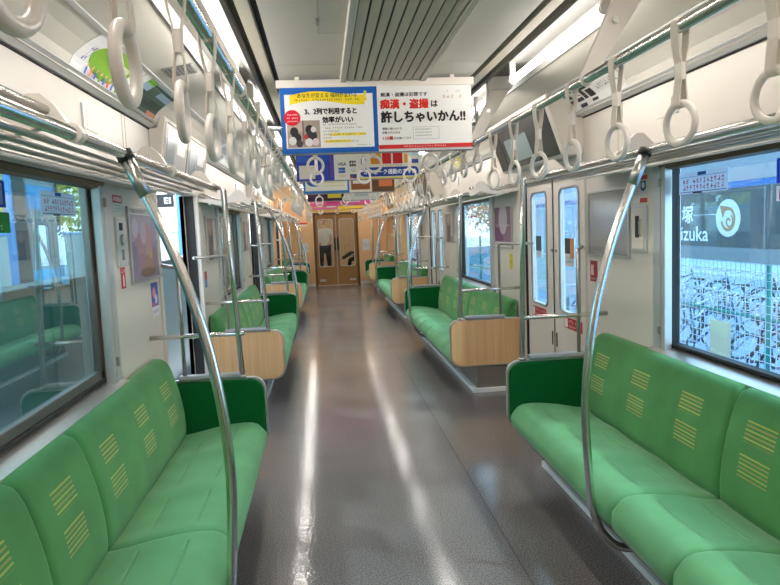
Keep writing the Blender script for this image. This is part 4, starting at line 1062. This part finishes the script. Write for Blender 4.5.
person((-.30, 19.6, 0), 'person standing in the next car in black trousers and white shirt', False)
person((.86, 19.75, .0), 'person sitting in the next car with one dark trouser leg stretched out', True)

# ================================================================= OUTSIDE, RIGHT: sign, fence, parked bicycles
GRND = mat('pale_gravel', (120, 130, 140), .9, noise=.25, nscale=30)
ASPH = mat('pale_concrete', (120, 146, 172), .85, noise=.08, nscale=2)
b = MB(); b.box(1.5, 3.3, -6, 30, -1.15, -1.05, GRND); b.box(3.3, 40, -10, 60, -1.0, -.72, ASPH); b.build('ground', kind='structure')
TEAL = mat('teal_paint', (20, 128, 120), .45); WFENCE = mat('white_mesh_wire', (176, 192, 206), .5); SIGNG = mat('dark_grey_sign', (58, 70, 76), .35, noise=.05, nscale=2); SIGNL = mat('light_grey_sign', (104, 120, 130), .4); CYAN = mat('cyan_stripe', (0, 92, 158), .4); PALEB = mat('pale_blue_panel', (116, 130, 142), .4)
def mesh_fence(name, x, ya, yb, z0, z1, m, label, post_every=2.0, cell=.10, postm=None):
    t = thing(name, (x, (ya+yb)/2, z0), label, 'fence')
    b = MB(); r = .0035
    y = ya
    while y < yb: b.box(x-r, x+r, y-r, y+r, z0+.05, z1, m); y += cell
    z = z0+.05
    while z <= z1+.001: b.box(x-r, x+r, ya, yb, z-r, z+r, m); z += cell
    b.build('wire_mesh', t)
    y = ya
    while y <= yb+.01:
        MB().tube([(x+.03, y, z0), (x+.03, y, z1+.05)], .03, postm or m, n=10).build('post', t); y += post_every
    MB().tube([(x+.02, ya, (z0+z1)/2), (x+.02, yb, (z0+z1)/2)], .016, postm or m, n=8).build('rail', t)
mesh_fence('wire_fence', 4.2, 2.38, 12.4, -.72, 1.3, WFENCE, 'white wire mesh fence with teal posts outside the right windows', 2.0, .085, TEAL)
# the line of station signs on posts before the fence
SX = 3.75
t = thing('station_sign', (SX, 6.2, -.72), 'long dark grey station name sign outside the nearest right window', 'sign')
K = (SX+.3244)/(5.3244)                                    # distance of the board compared with x = 5
def zz(z): return 1.404+(z-1.404)*K
sy0, sy1 = 4.4, 8.6
for y in (4.5, 8.45): MB().box(SX+.03, SX+.09, y-.03, y+.03, -.75, zz(2.2), GREYM).build('post', t)
def sfn(u, v, h): return (SX-h, sy1-u, v)
s = MB(); s.box(SX, SX+.03, sy0, sy1, 1.062, 1.652, SIGNG); bd = s.build('board', t)
s = MB(); s.box(SX, SX+.03, sy0, sy1, .92, 1.06, SIGNL); s.build('lower_strip', t)
s = MB(); s.box(SX, SX+.03, sy0, sy1, 1.654, 1.715, CYAN); s.build('stripe', t)
s = MB(); s.box(SX, SX+.03, sy0, sy1, 1.717, 2.4, PALEB); s.build('top_strip', t)
class Marks(Sheet):
    def __init__(s, fn): MB.__init__(s); s.fn = fn; s.lay = 0; s.nv = 1; s.nu = 1
yl = lambda yy: sy1-yy                                    # u on the board of a point measured at x = 5
g = Marks(sfn)
g.text('貝塚', yl(7.43), 1.31, yl(6.97), 1.50, (226, 234, 240), .012)
g.text('Kaizuka', yl(7.50), 1.118, yl(6.68), 1.275, (214, 226, 234), .008)
g.rect(yl(6.96), 1.395, yl(6.54), 1.40, (200, 214, 222))
g.rect(yl(5.785), 1.065, yl(5.765), 1.65, (120, 132, 136))
g.circ(yl(6.335), 1.357, .205, (186, 198, 208), 40, .19)
cu, cv = yl(6.335), 1.345; q = .2
TAN = (150, 112, 66)
g.ring(cu, cv, q*.62, q*.17, TAN, 140, -170, 40, 0); g.ring(cu+q*.08, cv-q*.12, q*.14, q*.12, TAN, 0, 420, 40, q*.28)
g.poly([(cu-q*.72, cv+q*.72), (cu-q*.42, cv+q*.05), (cu-q*.2, cv+q*.45), (cu+q*.1, cv+q*.62)], TAN)
g.build('lettering', bd)
t = thing('platform_board', (SX, 10.5, -.72), 'pale blue board with a cyan stripe seen through the right doors', 'sign')
for y in (8.9, 11, 13): MB().box(SX+.03, SX+.09, y-.03, y+.03, -.75, 2.0, GREYM).build('post', t)
MB().box(SX, SX+.03, 8.75, 13.4, .1, 2.3, mat('sky_blue_panel', (138, 164, 186), .4)).build('board', t)
MB().box(SX-.002, SX, 8.75, 13.4, 1.654, 1.715, CYAN).build('stripe', t)
g = Marks(lambda u, v, h: (SX-.002-h, 13.4-u, v)); g.text('KAIZUKA', 2.2, 1.12, 3.9, 1.36, (220, 236, 246), .01) if False else [g.marks(1.6+.2*q, 1.3-.16*q, 3.9, 1.4-.16*q, (214, 234, 246), 9, 40+q) for q in range(4)]
g.rect(.5, .9, .62, 1.7, (226, 120, 90)); g.build('lettering', t)
mesh_fence('wire_fence', 4.2, 13, 29, -.72, 1.0, TEAL, 'teal mesh fence outside the farther right windows', 2.0, .12, TEAL)
t = thing('fence_notice', (4.15, 7.1, -.7), 'cream notice board on the mesh fence below the station sign', 'sign')
MB().box(4.14, 4.165, 6.92, 7.27, -.32, .18, mat('cream_notice', (176, 172, 146), .5)).build('board', t); MB().tube([(4.18, 7.1, -.72), (4.18, 7.1, .18)], .015, GREYM, n=8).build('post', t)
def bicycle(loc, rz, label, col):
    t = thing('bicycle', (0, 0, 0), label, 'bicycle', 'bicycles parked behind the fence'); fr = mat('bike_paint_%d' % col[0], col, .3, metal=.3)
    for x in (-.53, .53):
        b = MB(); b.tube([(x+.33*math.cos(a*PI/12), 0, .34+.33*math.sin(a*PI/12)) for a in range(24)], .018, RUBBER, n=6, closed=True)
        w = b.build('wheel', t)
        b = MB()
        for a in range(10): b.tube([(x, 0, .34), (x+.32*math.cos(a*PI/5), 0, .34+.32*math.sin(a*PI/5))], .003, ALU, n=4)
        b.build('spokes', w)
    b = MB()
    for p in (((-.53, 0, .34), (-.16, 0, .30)), ((-.16, 0, .30), (-.28, 0, .80)), ((-.16, 0, .30), (.38, 0, .72)), ((-.24, 0, .62), (.36, 0, .80)), ((-.53, 0, .34), (-.24, 0, .66)), ((.53, 0, .34), (.36, 0, .92))): b.tube(p, .018, fr, n=8)
    b.build('bicycle_frame', t)
    MB().tube([(.22, .26, .96), (.34, .2, 1.0), (.37, 0, .96), (.34, -.2, 1.0), (.22, -.26, .96)], .013, ALU, n=8).build('handlebar', t)
    MB().prism([(-.44, .82), (-.42, .86), (-.2, .84), (-.14, .82), (-.2, .80)], -.07, .07, RUBBER).build('saddle', t, bevel=.015)
    b = MB(); 
    for z in (.66, .74, .82, .90): b.tube([(.44, -.15, z), (.72, -.15, z), (.72, .15, z), (.44, .15, z)], .006, ALU, n=4, closed=True)
    for (x, y) in ((.44, -.15), (.72, -.15), (.72, .15), (.44, .15), (.58, -.15), (.58, .15)): b.tube([(x, y, .66), (x, y, .9)], .005, ALU, n=4)
    b.build('basket', t)
    t.location = loc; t.rotation_euler.z = rz; return t
bp = []
cols = [(150, 160, 170), (60, 80, 120), (190, 196, 200), (90, 60, 60)]
n = 0
for row, x in enumerate((5.2, 7.5)):
    for i in range(12):
        y = 5.2+i*.74+R.uniform(-.05, .05)+row*.8; n += 1
        lab = '%s bicycle behind the white fence, %s from the right in the %s row' % (('silver', 'blue', 'pale', 'brown')[i % 4], ordinal(i+1), 'front' if row == 0 else 'back')
        if n <= 4: bp.append(bicycle((x, y, -.72), R.uniform(-.15, .15), lab, cols[i % 4]))
        else:
            o = dup(bp[i % 4], (x+R.uniform(-.1, .1), y, -.72), lab); o.rotation_euler.z = R.uniform(-.18, .18)
EX = -2.46
# ================================================================= OUTSIDE, LEFT: platform with gates
PLAT = mat('platform_paving', (150, 150, 150), .8, noise=.1, nscale=8)
MB().box(-1.52, -9, -6, 40, -.3, -.03, PLAT).build('floor', kind='structure')
GATE = mat('platform_gate_grey', (120, 138, 136), .35, metal=.2); GTOP = mat('gate_cap_dark', (52, 56, 60), .4)
y = -1.2; k = 0
while y < 17:
    t = thing('platform_gate', (-1.82, y+1.2, -.03), 'grey waist-high platform gate panel outside the left side, %s from the front' % ordinal(k+1), 'gate', 'platform gates along the left')
    MB().box(-1.76, -1.88, y+.01, y+2.39, -.03, 1.14, GATE).build('panel', t, bevel=.01); MB().box(-1.74, -1.90, y+.01, y+2.39, 1.14, 1.19, GTOP).build('cap', t, bevel=.008)
    y += 2.4; k += 1
BLUE = mat('blue_pillar_paint', (90, 150, 214), .45); WPAN = mat('white_screen_panel', (168, 178, 186), .5)
for i, y in enumerate((6.2, 9.0, 14, 19)):
    t = thing('platform_pillar', (-4.2, y, -.03), 'blue steel pillar on the platform beyond the left windows, %s from the front' % ordinal(i+1), 'pillar', 'blue platform pillars')
    MB().box(-4.08, -4.32, y-.12, y+.12, -.03, 3.4, BLUE).build('shaft', t, bevel=.01); MB().box(-3.98, -4.42, y-.22, y+.22, -.03, .1, GREYM).build('base', t)
t = thing('windscreen', (-5.2, 10, -.03), 'low white windscreen wall along the far platform edge', 'wall panel')
b = MB()
for q in range(12): b.box(-5.16, -5.24, 2+q*1.9, 3.86+q*1.9, -.03, 1.5, WPAN)
b.build('panel', t); MB().tube([(-5.2, 2, 1.53), (-5.2, 24.7, 1.53)], .03, BLUE, n=8).build('rail', t)
for i, (x, y) in enumerate(((-3.4, 7.6), (-3.4, 11.8))):
    t = thing('information_board', (x, y, -.03), 'tall blue and white information board on the platform, %s' % ('nearer one' if i == 0 else 'farther one'), 'sign', 'platform information boards')
    MB().box(x-.04, x+.04, y-.4, y+.4, .5, 2.1, PALEB).build('board', t); MB().box(x-.06, x+.06, y-.44, y-.4, -.03, 2.15, GTOP).build('post', t); MB().box(x-.06, x+.06, y+.4, y+.44, -.03, 2.15, GTOP).build('post', t)
    g = Marks(lambda u, v, h, x=x, y=y: (x+.041+h, y-.4+u, v)); g.rect(.05, 1.75, .75, 2.0, (40, 140, 210)); g.rect(.05, .7, .75, 1.1, (90, 170, 220)); [g.marks(.08, 1.2+.12*q, .7, 1.26+.12*q, (80, 120, 160), 8, 80+q) for q in range(4)]; g.build('print', t)
t = thing('exit_sign', (EX, 9.41, -.03), 'small black exit sign with white letters seen through the left doorway', 'sign')
MB().box(EX-.15, EX+.12, 9.38, 9.44, 1.80, 1.98, mat('black_sign', (18, 18, 20), .4)).build('box', t)
for ch, u0, u1 in (('E', .15, .20), ('1', .215, .235)):
    g = Marks(lambda u, v, h: (EX-.15+u, 9.38-h, 1.80+v)); g.text(ch, u0, .05, u1, .13, (236, 236, 236), .02); g.build('letter', t)
MB().tube([(EX-.13, 9.41, -.03), (EX-.13, 9.41, 1.99)], .025, GREYM, n=8).build('post', t)
# trees behind the platform
def tree(loc, h, label, cols, seed):
    r = random.Random(seed); t = thing('tree', loc, label, 'tree', 'trees behind the platform'); x, y, z = loc
    MB().tube([(x, y, z), (x+.1, y, z+h*.4), (x, y+.1, z+h*.8)], [.16, .12, .05], mat('bark', (96, 78, 62), .9, noise=.2), n=8).build('trunk', t)
    b = MB(); ms = [mat('leaf_%d_%d' % (c[0], c[1]), c, .7) for c in cols]
    for i in range(1500):
        a = r.uniform(0, 2*PI); e = math.acos(r.uniform(-1, 1)); q = (r.random()**.4)*h*.36
        c = Vector((x+q*math.sin(e)*math.cos(a), y+q*math.sin(e)*math.sin(a), z+h*.66+q*1.0*math.cos(e))); s_ = r.uniform(.07, .15)
        u = Vector((r.uniform(-1, 1), r.uniform(-1, 1), r.uniform(-1, 1))).normalized(); v = u.orthogonal().normalized()
        b.add([c-u*s_, c+v*s_*.5, c+u*s_, c-v*s_*.5], [(0, 1, 2, 3)], ms[r.randrange(len(ms))])
    b.build('foliage', t)
YG = [(196, 180, 70), (150, 160, 60), (220, 200, 110)]; GR = [(70, 104, 60), (100, 130, 70), (50, 80, 50)]
BR = [(120, 108, 92), (96, 104, 78), (140, 124, 104)]
for i, (x, y, h, c, lb) in enumerate(((-8, 14.5, 5.5, YG, 'yellow leaved tree behind the platform, nearest'), (-8.5, 18.5, 6, YG, 'yellow green tree behind the platform, second'), (-9, 22.5, 6, YG, 'yellowish tree behind the platform, third'), (-9, 28, 7, GR, 'green tree behind the platform, farthest'))): tree((x, y, -.6), h, lb, c, i)
for i, (x, y, h, c, lb) in enumerate(((7.5, 30, 5.5, BR, 'brownish bare tree seen through the second right window, nearest'), (9.5, 35, 6, GR, 'dark green tree seen through the second right window'), (8, 42, 7, BR, 'brownish tree far behind the teal fence'), (11.5, 44, 8, GR, 'tall green tree far along the line on the right'), (6.8, 47, 6, GR, 'green tree at the far end of the teal fence'), (10, 53, 9, BR, 'tallest brownish tree in the far distance on the right'))): tree((x, y, -.75), h, lb, c, 10+i)
MB().box(-9, -40, -10, 60, -.75, -.6, mat('grass_bank', (120, 130, 80), .9, noise=.2, nscale=5)).build('ground', kind='structure')
# far buildings that close the view on both sides
def block(x0, x1, y0, y1, h, c, label, dark):
    t = thing('building', ((x0+x1)/2, (y0+y1)/2, -.75), label, 'building'); xf = x0 if abs(x0) < abs(x1) else x1; sg = -1 if xf > 0 else 1
    MB().box(x0, x1, y0, y1, -.75, h, mat('render_%d' % c[0], c, .8, noise=.05)).build('walls', t)
    for fl in range(int((h+.75)/2.8)):
        y = y0+.8
        while y < y1-1.4: MB().box(xf+sg*.01, xf+sg*.04, y, y+1.2, .2+2.8*fl, 1.6+2.8*fl, mat('window_dark', (70, 88, 104), .1)).build('window', t); y += 2.6
block(15, 22, 6, 17, 6, (170, 186, 200), 'pale grey building beyond the bicycle park', 0)
block(-16, -24, 2, 30, 7, (126, 138, 148), 'pale building beyond the platform trees', 0)
